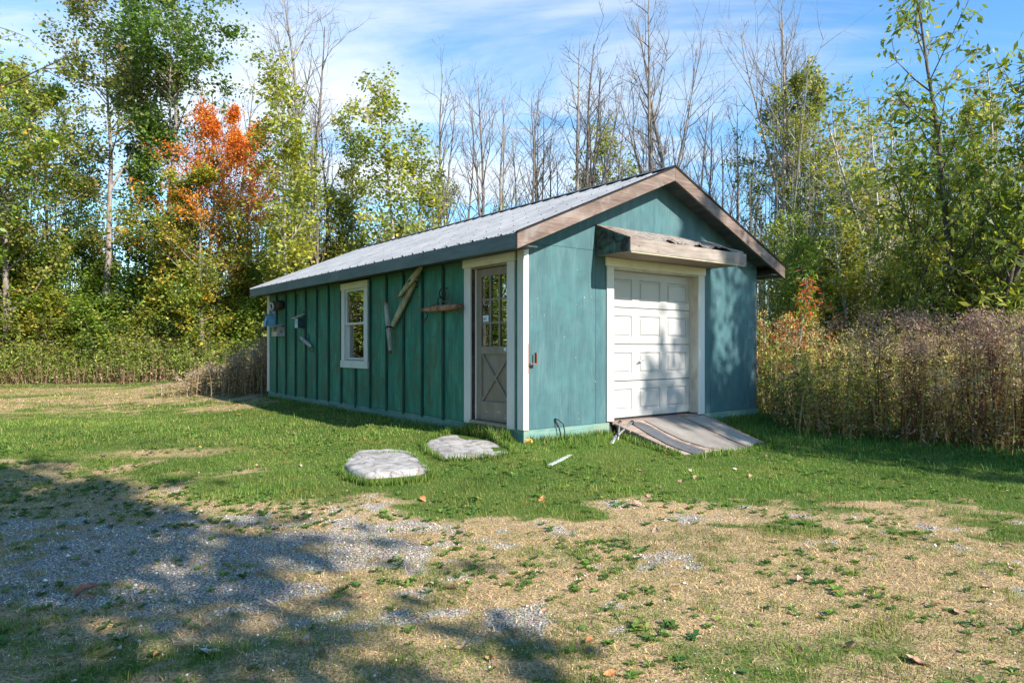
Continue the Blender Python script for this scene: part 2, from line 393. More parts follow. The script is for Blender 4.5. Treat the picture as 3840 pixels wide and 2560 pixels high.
def blind_mat():
    m, nt, b = new_mat('woven_bamboo_blind')
    w = N(nt, 'ShaderNodeTexWave', wave_type='BANDS', bands_direction='Z', ins={'Scale': 40.0, 'Distortion': 1.0, 'Detail': 2.0})
    LK(nt, coords(nt), w.inputs['Vector'])
    LK(nt, ramp(nt, w.outputs['Fac'], [(0.2, (0.20, 0.09, 0.045)), (0.8, (0.50, 0.27, 0.15))]), b.inputs['Base Color'])
    b.inputs['Roughness'].default_value = 0.8
    return m
M['blind'] = blind_mat()
# ================================================================ THE SHED
shed = empty('shed', (SX, SY, 0.0), SA)
tag(shed, 'long single-storey green wooden shed with ribbed metal gable roof and white garage door', 'shed')
TOPZ = 2.40
SL = 0.4256                                   # roof slope
def roof_z(s): return 2.709 + SL * min(s, SHED_W - s)   # top of the roof steel above the wall line
# --- side wall: boards and battens
bt = [8.988, 8.393, 7.809, 7.222, 6.622, 6.036, 5.441, 4.825, 4.233, 3.631, 3.044, 2.462, 1.860]
edges = [9.56] + bt + [1.302]
bm = bmesh.new(); bm_box(bm, (0, 0.13, -0.05), (0.02, SHED_L, TOPZ - 0.005)); 
def board(t0, t1, z0, z1):
    o = box('board', (0.0, t0, z0), (0.018, t1, z1), M['side_green'], shed, 0.002); return o
WT0, WT1, WZ0, WZ1 = 4.335, 5.418, 0.815, 2.37          # window trim outline
for a, b_ in zip(edges, edges[1:]):
    t1, t0 = a - 0.002, b_ + 0.002
    if a <= 5.45 and b_ >= 4.8:      # under the window, left half
        board(t0, t1, 0.16, WZ0 + 0.02)
    elif a <= 4.83 and b_ >= 4.2:
        board(t0, t1, 0.16, WZ0 + 0.02); board(t0, WT0 + 0.02, WZ0 + 0.024, TOPZ)
    else:
        board(t0, t1, 0.16, TOPZ)
box('board', (0.0, 0.10, 0.16), (0.018, 0.166, TOPZ), M['side_green'], shed, 0.002)
bm.free()
bme = None
for i, t in enumerate(bt):
    z1 = WZ0 - 0.004 if abs(t - 4.825) < 0.01 else TOPZ - 0.002
    w = 0.021 + random.uniform(-0.002, 0.002)
    if abs(z1 - TOPZ) > 0.1: o = box('batten', (-0.034, t - w, 0.10), (0.0, t + w, z1), M['batten_shade_green'], shed, 0.003)
    elif bme is None:
        o = box('batten', (-0.036, t - w, 0.13), (0.0, t + w, z1), M['batten_shade_green'], shed, 0.003); bme = o.data
    else:
        o = bpy.data.objects.new('batten', bme); o.location = (-0.036, t - w, 0.13); link(o, shed)
# frieze pieces between the battens, under the soffit
for a, b_ in zip([9.49] + bt, bt + [1.33]):
    if a < 5.5 and b_ > 4.2: 
        continue
    box('frieze', (-0.020, b_ + 0.026, TOPZ - 0.055), (-0.001, a - 0.026, TOPZ - 0.004), M['frieze_green'], shed, 0.002)
# skirting of the side wall
for a, b_ in ((0.0, 3.3), (3.304, 6.5), (6.504, 9.6)):
    box('skirting_board', (-0.012, a, -0.22), (0.012, b_, 0.156), M['skirt_side'], shed, 0.003)
# corner boards
box('corner_board', (-0.030, -0.028, 0.16), (-0.002, 0.10, 2.42), M['white_trim'], shed, 0.003)
box('corner_board', (-0.0015, -0.028, 0.16), (0.055, -0.004, 2.435), M['white_trim'], shed, 0.003)
box('corner_board', (-0.030, 9.50, 0.16), (-0.002, 9.62, 2.40), M['white_trim'], shed, 0.003)
# --- other walls (rear and far side) and the inside
box('rear_wall', (0.02, SHED_L - 0.02, -0.05), (SHED_W - 0.02, SHED_L, 2.42), M['side_green'], shed, 0)
box('side_wall', (SHED_W - 0.02, 0.02, -0.05), (SHED_W, SHED_L, 2.42), M['side_green'], shed, 0)
prism('rear_gable', [(0.0, 2.42), (SHED_W, 2.42), (SHED_W, 2.60), (SHED_W / 2, 2.60 + SL * SHED_W / 2), (0.0, 2.60)], 1, SHED_L - 0.02, SHED_L, M['side_green'], shed)
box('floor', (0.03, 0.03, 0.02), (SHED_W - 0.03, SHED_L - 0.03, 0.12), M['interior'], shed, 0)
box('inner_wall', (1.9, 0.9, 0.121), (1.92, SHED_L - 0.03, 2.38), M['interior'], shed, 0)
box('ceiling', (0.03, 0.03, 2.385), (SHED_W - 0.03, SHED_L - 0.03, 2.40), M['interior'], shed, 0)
# --- front wall: plywood sheets
GL, GR = 1.582, 3.461            # garage opening
yF0, yF1 = 0.0, 0.018
def front_top(s): return 2.56 + SL * min(s, SHED_W - s)    # just under the soffit
def front_sheet(s0, s1, z0, z1=None):
    if z1 is None:
        pts = [(s0, z0), (s1, z0), (s1, front_top(s1))]
        if s0 < SHED_W / 2 < s1: pts.append((SHED_W / 2, front_top(SHED_W / 2)))
        pts.append((s0, front_top(s0)))
    else: pts = [(s0, z0), (s1, z0), (s1, z1), (s0, z1)]
    return prism('plywood_sheet', [(p[0] - s0, p[1] - z0) for p in pts], 1, yF0, yF1, M['front_teal'], shed, 0.0015, (s0, 0, z0))
front_sheet(0.0, 1.243, 0.16, 2.50)
front_sheet(1.247, 1.47, 0.16, 2.50)
front_sheet(3.59, 3.787, 0.16, 2.50)
front_sheet(3.791, SHED_W, 0.16, 2.50)
front_sheet(1.474, 3.586, 2.33, 2.50)
front_sheet(0.0, 2.44 - 0.0015, 2.503)
front_sheet(2.4415, SHED_W, 2.503)
box('skirting_board', (-0.014, -0.012, -0.25), (1.50, 0.012, 0.156), M['skirt_teal'], shed, 0.003)
box('skirting_board', (3.55, -0.012, -0.25), (SHED_W + 0.012, 0.012, 0.156), M['skirt_teal'], shed, 0.003)
def dots(name, pts, mat, y, r0, r1, seed):
    rr = random.Random(seed); bm = bmesh.new()
    for (x, z) in pts:
        r = rr.uniform(r0, r1); st = rr.uniform(1, 2.2)
        bm.faces.new([bm.verts.new((x + r * math.cos(t), y, z + r * st * math.sin(t) * rr.uniform(.7, 1.2))) for t in (0, 1.05, 2.1, 3.14, 4.2, 5.2)])
    o = bm_obj(name, bm, mat, shed); o['kind'] = 'stuff'
rr = random.Random(9)
dots('nail_heads', [(s_ + rr.uniform(-.006, .006), z) for s_ in (0.07, 0.60, 1.21, 1.28, 3.76, 3.83, 4.4, 5.02) for z in [0.22 + 0.2 * k for k in range(12)] if rr.random() < .8], M['iron'], -0.0012, 0.003, 0.005, 1)
dots('paint_chips', [(rr.uniform(0.08, 1.40), rr.uniform(0.2, 2.5)) for _ in range(12)] + [(rr.uniform(3.7, 5.0), rr.uniform(0.2, 2.4)) for _ in range(16)] + [(0.50, 0.205), (0.93, 0.24), (2.9, 2.95)], M['pale_wood'], -0.0014, 0.002, 0.0055, 2)
dots('peeling_edge', [(SHED_W - 0.035 + rr.uniform(-.035, .02), rr.uniform(0.25, 2.3)) for _ in range(60)], M['rake_wood'], -0.0016, 0.010, 0.028, 3)
# --- roof
F_, S_ = 0.30, 0.35               # overhang in front and at the eaves
R0, R1 = -0.31, 9.87
ridge_s = SHED_W / 2
def sheet_mesh(width):
    """ribbed steel sheet lying in a plane: x up the slope, y across, z proud"""
    prof = []
    rib = 0.3048
    n = int(round(width / rib))
    for i in range(n):
        y = i * rib
        prof += [(y, 0.019), (y + 0.018, 0.019), (y + 0.034, 0.0), (y + 0.115, 0.0), (y + 0.122, 0.007), (y + 0.135, 0.007), (y + 0.142, 0.0), (y + 0.205, 0.0), (y + 0.212, 0.007), (y + 0.225, 0.007), (y + 0.232, 0.0), (y + rib - 0.016, 0.0)]
    prof += [(width, 0.019), (width + 0.018, 0.021)]
    return prof
L_sl = math.hypot(ridge_s + S_, SL * (ridge_s + S_))
ang = math.atan(SL)
def roof_sheet_data(width):
    prof = sheet_mesh(width); V = []; Fc = []; n = len(prof)
    for x in (0.0, L_sl):
        for y, z in prof: V.append((x, y, z))
    for x in (0.0, L_sl):
        for y, z in prof: V.append((x, y, z - 0.003))
    for i in range(n - 1):
        Fc.append((i, i + n, i + n + 1, i + 1)); Fc.append((2 * n + i, 2 * n + i + 1, 3 * n + i + 1, 3 * n + i))
        Fc.append((i, i + 1, 2 * n + i + 1, 2 * n + i)); Fc.append((n + i, 3 * n + i, 3 * n + i + 1, n + i + 1))
    me = bpy.data.meshes.new('roof_sheet'); me.from_pydata(V, [], Fc); me.materials.append(M['roof_steel']); me.update()
    return me
rs = roof_sheet_data(0.9144)
# screws of one sheet, rows up the slope
def screws_data():
    bm = bmesh.new()
    for x in (0.10, 0.62, 1.14, 1.66, 2.18, 2.70, L_sl - 0.10):
        for y in (0.05, 0.19, 0.355, 0.495, 0.66, 0.80):
            r = bmesh.ops.create_cone(bm, cap_ends=True, segments=6, radius1=0.008, radius2=0.005, depth=0.012)
            for v in r['verts']: v.co += Vector((x, y, 0.008))
    me = bpy.data.meshes.new('screw'); bm.to_mesh(me); bm.free(); me.materials.append(M['iron']); return me
sc_me = screws_data()
nsh = 11
for side in (0, 1):
    for i in range(nsh):
        o = bpy.data.objects.new('roof_sheet', rs)
        y0 = R0 + i * 0.9255
        if side == 0:
            o.rotation_euler = (0, -ang, 0); o.location = (-S_, y0, roof_z(-S_) - 0.012)
        else:
            o.rotation_euler = (0, -ang, math.pi); o.location = (SHED_W + S_, y0 + 0.9144, roof_z(-S_) - 0.012)
        # built as Rz * Ry
        link(o, shed)
        s_ = bpy.data.objects.new('screws', sc_me); s_['kind'] = 'stuff'; link(s_, o)
# roof deck under the steel (seen edge-on at the rake)
for side in (0, 1):
    sg = (lambda x: x) if side == 0 else (lambda x: SHED_W - x)
    pts = [(sg(-S_ + 0.02), roof_z(-S_) - 0.045), (sg(ridge_s - (0.002)), roof_z(ridge_s) - 0.045), (sg(ridge_s - 0.002), roof_z(ridge_s) - 0.022), (sg(-S_ + 0.02), roof_z(-S_) - 0.022)]
    prism('roof_deck', pts, 1, R0 + 0.045, R1 - 0.03, M['soffit_dark'], shed)
# ridge caps
for i in range(4):
    y0 = R0 - 0.01 + i * 2.56; z = roof_z(ridge_s) + 0.024; w = 0.15; lift = 0.002 * (i % 2)
    pts = [(ridge_s - w, z - w * SL + lift), (ridge_s, z + lift), (ridge_s + w, z - w * SL + lift), (ridge_s + w, z - w * SL - 0.006 + lift), (ridge_s, z - 0.006 + lift), (ridge_s - w, z - w * SL - 0.006 + lift)]
    prism('ridge_cap', pts, 1, y0, y0 + 2.60, M['iron'] if False else M['soffit_dark'], shed)
# rake boards front and rear
for yb0, yb1, nm in ((-F_ - 0.012, -F_ + 0.026, 'f'), (R1 - 0.03, R1 + 0.004, 'r')):
    for side in (0, 1):
        sg = (lambda x: x) if side == 0 else (lambda x: SHED_W - x)
        zt = lambda s: roof_z(s) - 0.020; H = 0.185
        pts = [(sg(-S_ + 0.0), zt(-S_) - H), (sg(ridge_s - 0.0015), zt(ridge_s) - H), (sg(ridge_s - 0.0015), zt(ridge_s)), (sg(-S_), zt(-S_))]
        prism('rake_board', pts, 1, yb0, yb1, M['rake_wood'], shed, 0.002)
# black drip edge over the rake
for side in (0, 1):
    sg = (lambda x: x) if side == 0 else (lambda x: SHED_W - x)
    zt = lambda s: roof_z(s) - 0.017
    prism('drip_edge', [(sg(-S_), zt(-S_)), (sg(ridge_s - 0.002), zt(ridge_s)), (sg(ridge_s - 0.002), zt(ridge_s) + 0.012), (sg(-S_), zt(-S_) + 0.012)], 1, -F_ - 0.022, -F_ + 0.05, M['iron'], shed)
# eave fascias
box('fascia', (-S_ - 0.004, -F_ + 0.028, 2.368), (-S_ + 0.028, 4.80, roof_z(-S_) - 0.014), M['fascia_green'], shed, 0.003)
box('fascia', (-S_ - 0.004, 4.804, 2.368), (-S_ + 0.028, R1 - 0.032, roof_z(-S_) - 0.014), M['fascia_green'], shed, 0.003)
box('fascia', (SHED_W + S_ - 0.028, -F_ + 0.028, 2.368), (SHED_W + S_ + 0.004, R1 - 0.032, roof_z(-S_) - 0.014), M['fascia_green'], shed, 0.003)
# soffit: level boards under the eaves, sloping boards under the rakes
for x0, x1 in ((-S_ + 0.029, -0.003), (SHED_W + 0.003, SHED_W + S_ - 0.029)):
    w = (x1 - x0) / 4
    for j in range(4):
        box('soffit_board', (x0 + j * w + 0.002, -F_ + 0.03, 2.402), (x0 + (j + 1) * w - 0.002, R1 - 0.035, 2.416), M['soffit_dark'], shed, 0)
for side in (0, 1):
    n = 10; x0 = 0.0
    for j in range(n):
        a = 0.004 + j * (ridge_s - 0.004) / n + 0.002; b_ = (j + 1) * (ridge_s) / n - 0.002
        sg = (lambda x: x) if side == 0 else (lambda x: SHED_W - x)
        zt = lambda s: roof_z(s) - 0.16
        prism('soffit_board', [(sg(a), zt(a)), (sg(b_), zt(b_)), (sg(b_), zt(b_) + 0.012), (sg(a), zt(a) + 0.012)], 1, -F_ + 0.027, -0.001, M['soffit_dark'], shed)
# --- white frame of the garage opening
box('door_trim', (1.446, -0.024, 0.172), (GL, -0.001, 2.308), M['white_trim'], shed, 0.003)
box('door_trim', (GR, -0.024, 0.150), (3.616, -0.001, 2.308), M['white_trim'], shed, 0.003)
box('door_trim', (1.422, -0.030, 2.310), (3.636, -0.001, 2.430), M['white_trim_h'], shed, 0.003)
box('door_jamb', (GR + 0.002, 0.0, 0.17), (GR + 0.03, 0.20, 2.308), M['jamb_white'], shed, 0.002)
box('door_jamb', (GL - 0.03, 0.0, 0.17), (GL - 0.002, 0.20, 2.308), M['jamb_white'], shed, 0.002)
box('door_jamb', (GL, 0.0, 2.285), (GR, 0.20, 2.309), M['jamb_white'], shed, 0.002)
box('door_stop', (GR - 0.012, 0.118, 0.18), (GR + 0.001, 0.146, 2.284), M['jamb_white'], shed, 0.001)
# garage door of four sections, three pressed panels each
gd = empty('garage_door', (0, 0.150, 0), 0, shed)
def g_section(z0, h):
    W = GR - GL - 0.004; pts = []
    bm = bmesh.new()
    xs = [0.0]; 
    cols = []
    pw = W / 3
    for c in range(3):
        cols.append((c * pw + 0.075, (c + 1) * pw - 0.075))
    zlo, zhi = 0.10, h - 0.115
    bm_box(bm, (0, 0.022, 0), (W, 0.04, h - 0.004), 0.0)
    # build the face as grid with recessed rings
    X = [0.0]; 
    for a, b_ in cols: X += [a, a + 0.012, a + 0.034, a + 0.046, b_ - 0.046, b_ - 0.034, b_ - 0.012, b_]
    X.append(W)
    Z = [0.0, 0.009, zlo, zlo + 0.012, zlo + 0.034, zlo + 0.046, zhi - 0.046, zhi - 0.034, zhi - 0.012, zhi, h - 0.012, h - 0.004]
    def dep(x, z):
        d = 0.0
        for a, b_ in cols:
            if a <= x <= b_ and zlo <= z <= zhi:
                m = min(x - a, b_ - x, z - zlo, zhi - z)
                if m < 0.006: d = 0.0
                elif m < 0.040: d = 0.018
                else: d = 0.002
        if z < 0.008: d = 0.016
        return d
    g = [[bm.verts.new((x, -0.004 + dep(x, z), z)) for z in Z] for x in X]
    for i in range(len(X) - 1):
        for j in range(len(Z) - 1): bm.faces.new((g[i][j], g[i][j + 1], g[i + 1][j + 1], g[i + 1][j]))
    return bm_obj('door_section', bm, M['door_white'], gd, (GL + 0.002, 0, z0))
for i in range(4): g_section(0.180 + i * 0.5265, 0.5265)
box('bottom_seal', (GL + 0.004, -0.002, 0.158), (GR - 0.004, 0.03, 0.179), M['black_rubber'], gd, 0)
bm = bmesh.new()
hc = Vector((GL + 0.70, -0.012, 0.99))
bm_tube(bm, [hc + Vector((0, 0.01, 0)), hc + Vector((0, -0.035, 0))], 0.011, 8)
bm_tube(bm, [hc + Vector((-0.055, -0.035, -0.014)), hc + Vector((0.0, -0.040, 0.0)), hc + Vector((0.055, -0.035, 0.012))], [0.008, 0.011, 0.007], 8)
r = bmesh.ops.create_cone(bm, cap_ends=True, segments=14, radius1=0.026, radius2=0.022, depth=0.008)
bmesh.ops.rotate(bm, verts=r['verts'], cent=(0, 0, 0), matrix=Matrix.Rotation(math.pi / 2, 3, 'X')); bmesh.ops.translate(bm, verts=r['verts'], vec=hc + Vector((0, 0.004, 0)))
bm_obj('handle', bm, M['galv'], gd, None, True)
box('threshold', (GL - 0.02, -0.018, 0.120), (GR + 0.02, 0.19, 0.156), M['ramp_wood'], shed, 0.004)
# --- canopy over the garage door
CS0, CS1, CD = 1.237, 3.80, 0.607
zb, zf, zk = 2.432, 2.602, 2.847
can = empty('canopy', (0, 0, 0), 0, shed)
prism('cheek_board', [(-0.001, zb), (-CD, zb), (-CD, zf), (-0.001, zk)], 0, CS0, CS0 + 0.012, M['cheek'], can, 0.001)
prism('cheek_board', [(-0.001, zb), (-CD, zb), (-CD, zf), (-0.001, zk)], 0, CS1 - 0.012, CS1, M['canopy_grey'], can, 0.001)
box('front_board', (CS0 + 0.0, -CD - 0.034, zb - 0.004), (CS1, -CD - 0.001, zf - 0.004), M['canopy_grey'], can, 0.003)
box('trim_strip', (CS0 + 0.02, -CD - 0.028, zb - 0.020), (CS1 - 0.01, -CD + 0.02, zb - 0.005), M['pale_wood'], can, 0.002)
box('underside', (CS0 + 0.013, -CD + 0.0, zb + 0.001), (CS1 - 0.013, -0.001, zb + 0.011), M['canopy_under'], can, 0)
box('inner_rafter', (2.2, -CD + 0.02, zb + 0.012), (2.24, -0.02, zb + 0.15), M['sill_wood'], can, 0.002)
box('inner_rafter', (3.1, -CD + 0.02, zb + 0.012), (3.14, -0.02, zb + 0.15), M['sill_wood'], can, 0.002)
# the rotten top skin: thick sheet with ragged front edge
def canopy_top():
    rng = np.random.RandomState(5)
    nx, ny = 90, 12
    V = []; Fc = []
    for i in range(nx + 1):
        s = (CS1 - CS0) * i / nx
        u = i / nx
        rag = 0.0
        if u > 0.30:
            rag = 0.12 * max(0, float(fbm(np.array([s * 5.0]), np.array([3.3]), 21, 3)[0]) - 0.42) * 3.2
            rag += 0.14 * math.exp(-((u - 0.47) / 0.06) ** 2) + 0.17 * math.exp(-((u - 0.68) / 0.10) ** 2) + 0.20 * math.exp(-((u - 0.86) / 0.05) ** 2)
        for j in range(ny + 1):
            q = (CD - rag + 0.03) * j / ny + 0.0
            z = zk + (zf - zk) * q / CD + 0.012
            fr = j / ny
            z += 0.030 * (float(fbm(np.array([s * 4]), np.array([q * 9]), 31, 3)[0]) - 0.45) * (0.3 + fr)
            if rag > 0.05 and fr > 0.75: z += 0.03 * (fr - 0.75) * 4 * math.sin(s * 23)
            V.append((s, -q - 0.001, z))
    n = len(V)
    for v in list(V): V.append((v[0], v[1], v[2] - 0.014))
    W = ny + 1
    for i in range(nx):
        for j in range(ny):
            a = i * W + j
            Fc.append((a, a + 1, a + W + 1, a + W)); Fc.append((n + a, n + a + W, n + a + W + 1, n + a + 1))
        a = i * W + ny; Fc.append((a, n + a, n + a + W, a + W))
    for i in (0, nx):
        for j in range(ny):
            a = i * W + j; Fc.append((a, n + a, n + a + 1, a + 1))
    return mesh_obj('top_sheathing', V, Fc, M['rotten'], can, (CS0, 0, 0))
canopy_top()
# --- walk-in door in the side wall
DT0, DT1 = 0.300, 1.150           # opening
box('door_trim', (-0.030, 1.152, 0.150), (-0.001, 1.300, 2.284), M['white_trim'], shed, 0.003)
box('door_trim', (-0.030, 0.168, 0.150), (-0.001, 0.318, 2.284), M['white_trim'], shed, 0.003)
box('door_trim', (-0.042, 0.150, 2.286), (-0.001, 1.322, 2.398), M['white_trim_y'], shed, 0.003)
box('door_jamb', (0.0, 1.152, 0.16), (0.115, 1.175, 2.284), M['dark_brown'], shed, 0.001)
box('door_jamb', (0.0, 0.285, 0.16), (0.115, 0.318, 2.284), M['dark_brown'], shed, 0.001)
box('door_jamb', (0.0, 0.32, 2.262), (0.115, 1.15, 2.284), M['sill_wood'], shed, 0.001)
box('door_sill', (-0.045, 0.32, 0.158), (0.115, 1.15, 0.200), M['sill_wood'], shed, 0.004)
DX = 0.062                        # how far the leaf is set back
dr = empty('side_door', (DX, 0, 0), 0, shed)
dm = M['door_taupe']
LZ0, LZ1 = 0.208, 2.255
LA, LB = 0.322, 1.118             # leaf edges
box('door_stop', (-0.014, LB + 0.002, 0.202), (0.03, LB + 0.022, 2.26), M['white_trim'], dr, 0.001)
box('stile', (0, LB - 0.108, LZ0), (0.04, LB, LZ1), dm, dr, 0.002)
box('stile', (0, LA, LZ0), (0.04, LA + 0.075, LZ1), dm, dr, 0.002)
G0, G1 = LA + 0.075, LB - 0.108   # glazed width
GZ0, GZ1 = 1.205, 2.150
box('rail', (0, G0, LZ0), (0.04, G1, 0.462), dm, dr, 0.002)
box('rail', (0, G0, 1.10), (0.04, G1, GZ0), dm, dr, 0.002)
box('rail', (0, G0, GZ1), (0.04, G1, LZ1), dm, dr, 0.002)
box('lower_panel', (0.030, G0, 0.462), (0.039, G1, 1.10), dm, dr, 0)
for k, (pa, pb) in enumerate((((G1, 1.10), (G0, 0.462)), ((G0, 1.10), (G1, 0.462)))):
    a = Vector((0, pa[0], pa[1])); b_ = Vector((0, pb[0], pb[1])); d = (b_ - a).normalized(); n = Vector((0, -d.z, d.y)) * 0.036
    x0 = 0.004 + 0.001 * k
    bm = bmesh.new()
    ps = [a + n, b_ + n, b_ - n, a - n]
    A = []; B = []
    for p in ps:
        q = Vector((0, min(max(p.y, G0), G1), min(max(p.z, 0.462), 1.10)))
        A.append(bm.verts.new((x0, q.y, q.z))); B.append(bm.verts.new((0.0305, q.y, q.z)))
    bm.faces.new(A); bm.faces.new(B[::-1])
    for i in range(4): bm.faces.new((A[i], B[i], B[(i + 1) % 4], A[(i + 1) % 4]))
    bm_obj('cross_brace', bm, dm, dr)
pw = (G1 - G0) / 3; phh = (GZ1 - GZ0) / 3
for i in (1, 2): box('muntin', (0.0, G0 + i * pw - 0.014, GZ0 + 0.001), (0.034, G0 + i * pw + 0.014, GZ1 - 0.001), dm, dr, 0.002)
for j in (1, 2):
    for i in range(3): box('muntin', (0.003, G0 + i * pw + 0.015, GZ0 + j * phh - 0.013), (0.031, G0 + (i + 1) * pw - 0.015, GZ0 + j * phh + 0.013), dm, dr, 0.002)
for i in range(3):
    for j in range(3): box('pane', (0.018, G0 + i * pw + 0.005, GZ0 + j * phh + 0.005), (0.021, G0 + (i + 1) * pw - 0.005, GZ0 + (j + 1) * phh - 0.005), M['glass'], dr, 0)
bm = bmesh.new(); r = bmesh.ops.create_uvsphere(bm, u_segments=14, v_segments=10, radius=0.028)
bmesh.ops.translate(bm, verts=r['verts'], vec=(-0.045, LA + 0.072, 1.165)); bm_tube(bm, [(-0.03, LA + 0.072, 1.165), (0.0, LA + 0.072, 1.165)], 0.012, 8)
bm_obj('door_knob', bm, M['white_plastic'], dr, None, True)
# worn paint chips near the foot of the door
bm = bmesh.new()
rr = random.Random(4)
for i in range(9):
    y = rr.uniform(0.45, 0.95); z = rr.uniform(0.24, 0.34); w = rr.uniform(0.006, 0.03); h = rr.uniform(0.004, 0.012)
    if i == 0: y, z, w, h = 0.62, 0.335, 0.035, 0.014
    vs_ = [bm.verts.new((-0.0012, y + w * math.cos(t) * rr.uniform(.7, 1.2), z + h * math.sin(t) * rr.uniform(.6, 1.2))) for t in (0, 1.05, 2.1, 3.14, 4.2, 5.2)]
    bm.faces.new(vs_)
o = bm_obj('paint_chips', bm, M['pale_wood'], dr); o['kind'] = 'stuff'
# sticker on the pane
stk = box('sticker', (0.012, G1 - 0.150, GZ0 + phh + 0.020), (0.0165, G1 - 0.022, GZ0 + phh + 0.105), simple('sticker_pale_blue', (0.62, 0.76, 0.80), 0.4, 0, 0.06, 4, 0), dr, 0)
fc = bpy.data.curves.new('lettering', 'FONT'); fc.body = 'ADS'; fc.size = 0.062; fc.shear = 0.25; fc.extrude = 0.0004
ft = bpy.data.objects.new('lettering', fc); COL.objects.link(ft)
dg = bpy.context.evaluated_depsgraph_get(); me = bpy.data.meshes.new_from_object(ft.evaluated_get(dg)); bpy.data.objects.remove(ft)
me.materials.clear(); me.materials.append(M['hole'])
lt = bpy.data.objects.new('lettering', me); link(lt, stk)
lt.rotation_euler = (math.pi / 2, 0, -math.pi / 2); lt.location = (-0.0012, 0.122, 0.018); lt.scale = (0.62, 0.9, 1)
# woven blind inside the top row of panes
bl = box('woven_blind', (0.075, G0 - 0.02, GZ1 - 0.20), (0.085, G1 + 0.02, GZ1 + 0.04), M['blind'], dr, 0)
# --- window in the side wall
w_ = empty('window', (0, 0, 0), 0, shed)
box('frame', (-0.030, WT1 - 0.135, WZ0 + 0.131), (-0.001, WT1, WZ1 - 0.121), M['white_trim'], w_, 0.003)
box('frame', (-0.030, WT0, WZ0 + 0.131), (-0.001, WT0 + 0.135, WZ1 - 0.121), M['white_trim'], w_, 0.003)
box('head_trim', (-0.038, WT0 - 0.018, WZ1 - 0.120), (-0.001, WT1 + 0.018, WZ1), M['white_trim_y'], w_, 0.003)
box('sill', (-0.040, WT0 - 0.018, WZ0), (-0.001, WT1 + 0.018, WZ0 + 0.130), M['white_trim'], w_, 0.003)
a, b_ = WT0 + 0.136, WT1 - 0.136; z0, z1 = WZ0 + 0.132, WZ1 - 0.122
for lo, hi in (((0.0, b_ , z0), (0.11, b_ + 0.02, z1)), ((0.0, a - 0.02, z0), (0.11, a, z1)), ((0.0, a, z1), (0.11, b_, z1 + 0.02)), ((0.0, a, z0 - 0.02), (0.11, b_, z0))):
    box('reveal', lo, hi, M['white_trim'], w_, 0)
zm = 1.600
us = empty('upper_sash', (0, 0, 0), 0, w_); ls = empty('lower_sash', (0, 0, 0), 0, w_)
def sash(par, x, z0, z1, sw):
    def ring(name, lo, hi): box(name, lo, hi, M['white_trim'], par, 0.002)
    bm = bmesh.new()
    for lo, hi in (((x, a + 0.001, z0), (x + 0.03, a + sw, z1)), ((x, b_ - sw, z0), (x + 0.03, b_ - 0.001, z1)), ((x, a + sw, z0), (x + 0.03, b_ - sw, z0 + sw)), ((x, a + sw, z1 - sw), (x + 0.03, b_ - sw, z1))): bm_box(bm, lo, hi, 0.002)
    bm_obj('sash_frame', bm, M['white_trim'], par)
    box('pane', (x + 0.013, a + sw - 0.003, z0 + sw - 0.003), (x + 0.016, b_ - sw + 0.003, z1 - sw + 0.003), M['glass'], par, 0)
sash(us, 0.008, zm, z1 - 0.001, 0.038)
sash(ls, 0.052, z0 + 0.012, zm + 0.036, 0.040)
box('window_sill_inner', (0.0, a + 0.001, z0 + 0.0005), (0.05, b_ - 0.001, z0 + 0.010), M['sill_wood'], w_, 0)

# ================================================================ things fixed to or leaning on the shed
def lthing(name, s, t, z, label, cat, group=None, rz=0.0):
    """an Empty standing in the shed's frame but top-level"""
    e = empty(name, to_world(s, t, z), SA + rz); tag(e, label, cat, group); return e
# object frames: local x points away INTO the wall (+x), so things hang at negative x
g_bird = 'bird boxes hung on the side wall'
# log-like nest box with round opening
e = lthing('birdhouse', 0, 8.57, 2.12, 'round log bird box with wide dark mouth, topmost on the far end wall', 'birdhouse', g_bird)
bm = bmesh.new(); bm_tube(bm, [(-0.02, 0.02, 0.03), (-0.12, 0.01, 0.0), (-0.27, -0.02, -0.035)], [0.10, 0.105, 0.098], 14)
bm_obj('log_body', bm, M['bark_dark'], e, None, True)
bm = bmesh.new(); bm_ring(bm, (-0.275, -0.022, -0.03), (1, 0.05, 0.1), 0.078, 0.022, 18, 6)
bm_obj('rim', bm, M['old_wood_grey'], e, None, True)
bm = bmesh.new(); bm_tube(bm, [(-0.268, -0.022, -0.03), (-0.279, -0.022, -0.031)], 0.068, 14); bm_obj('opening', bm, M['hole'], e)
for k, (y0, y1) in enumerate(((0.12, 0.215), (0.218, 0.33))):
    o = box('end_block', (-0.22, y0, -0.13), (-0.08, y1, 0.07), M['pale_wood'] if k else M['bark_dark'], e, 0.004); o.rotation_euler = (rad(-28), 0, 0); o.location.z += 0.06
# blue box
e = lthing('birdhouse', 0, 9.17, 1.66, 'pale blue wooden bird box with tall back board, by the white corner board', 'birdhouse', g_bird)
box('back_board', (-0.025, -0.09, 0.02), (-0.002, 0.09, 0.40), M['blue_paint'], e, 0.003)
box('side_panel', (-0.19, -0.09, 0.0), (-0.027, -0.075, 0.27), M['blue_paint'], e, 0.002)
box('side_panel', (-0.19, 0.075, 0.03), (-0.027, 0.09, 0.27), M['blue_paint'], e, 0.002)
o = box('front_flap', (-0.20, -0.072, 0.0), (-0.187, 0.072, 0.25), M['blue_paint'], e, 0.002); o.rotation_euler = (0, rad(14), 0); o.location.x -= 0.05
box('bottom', (-0.185, -0.074, 0.002), (-0.028, 0.074, 0.016), M['blue_paint'], e, 0.001)
box('roof', (-0.27, -0.11, 0.272), (-0.026, 0.11, 0.290), M['blue_paint'], e, 0.003)
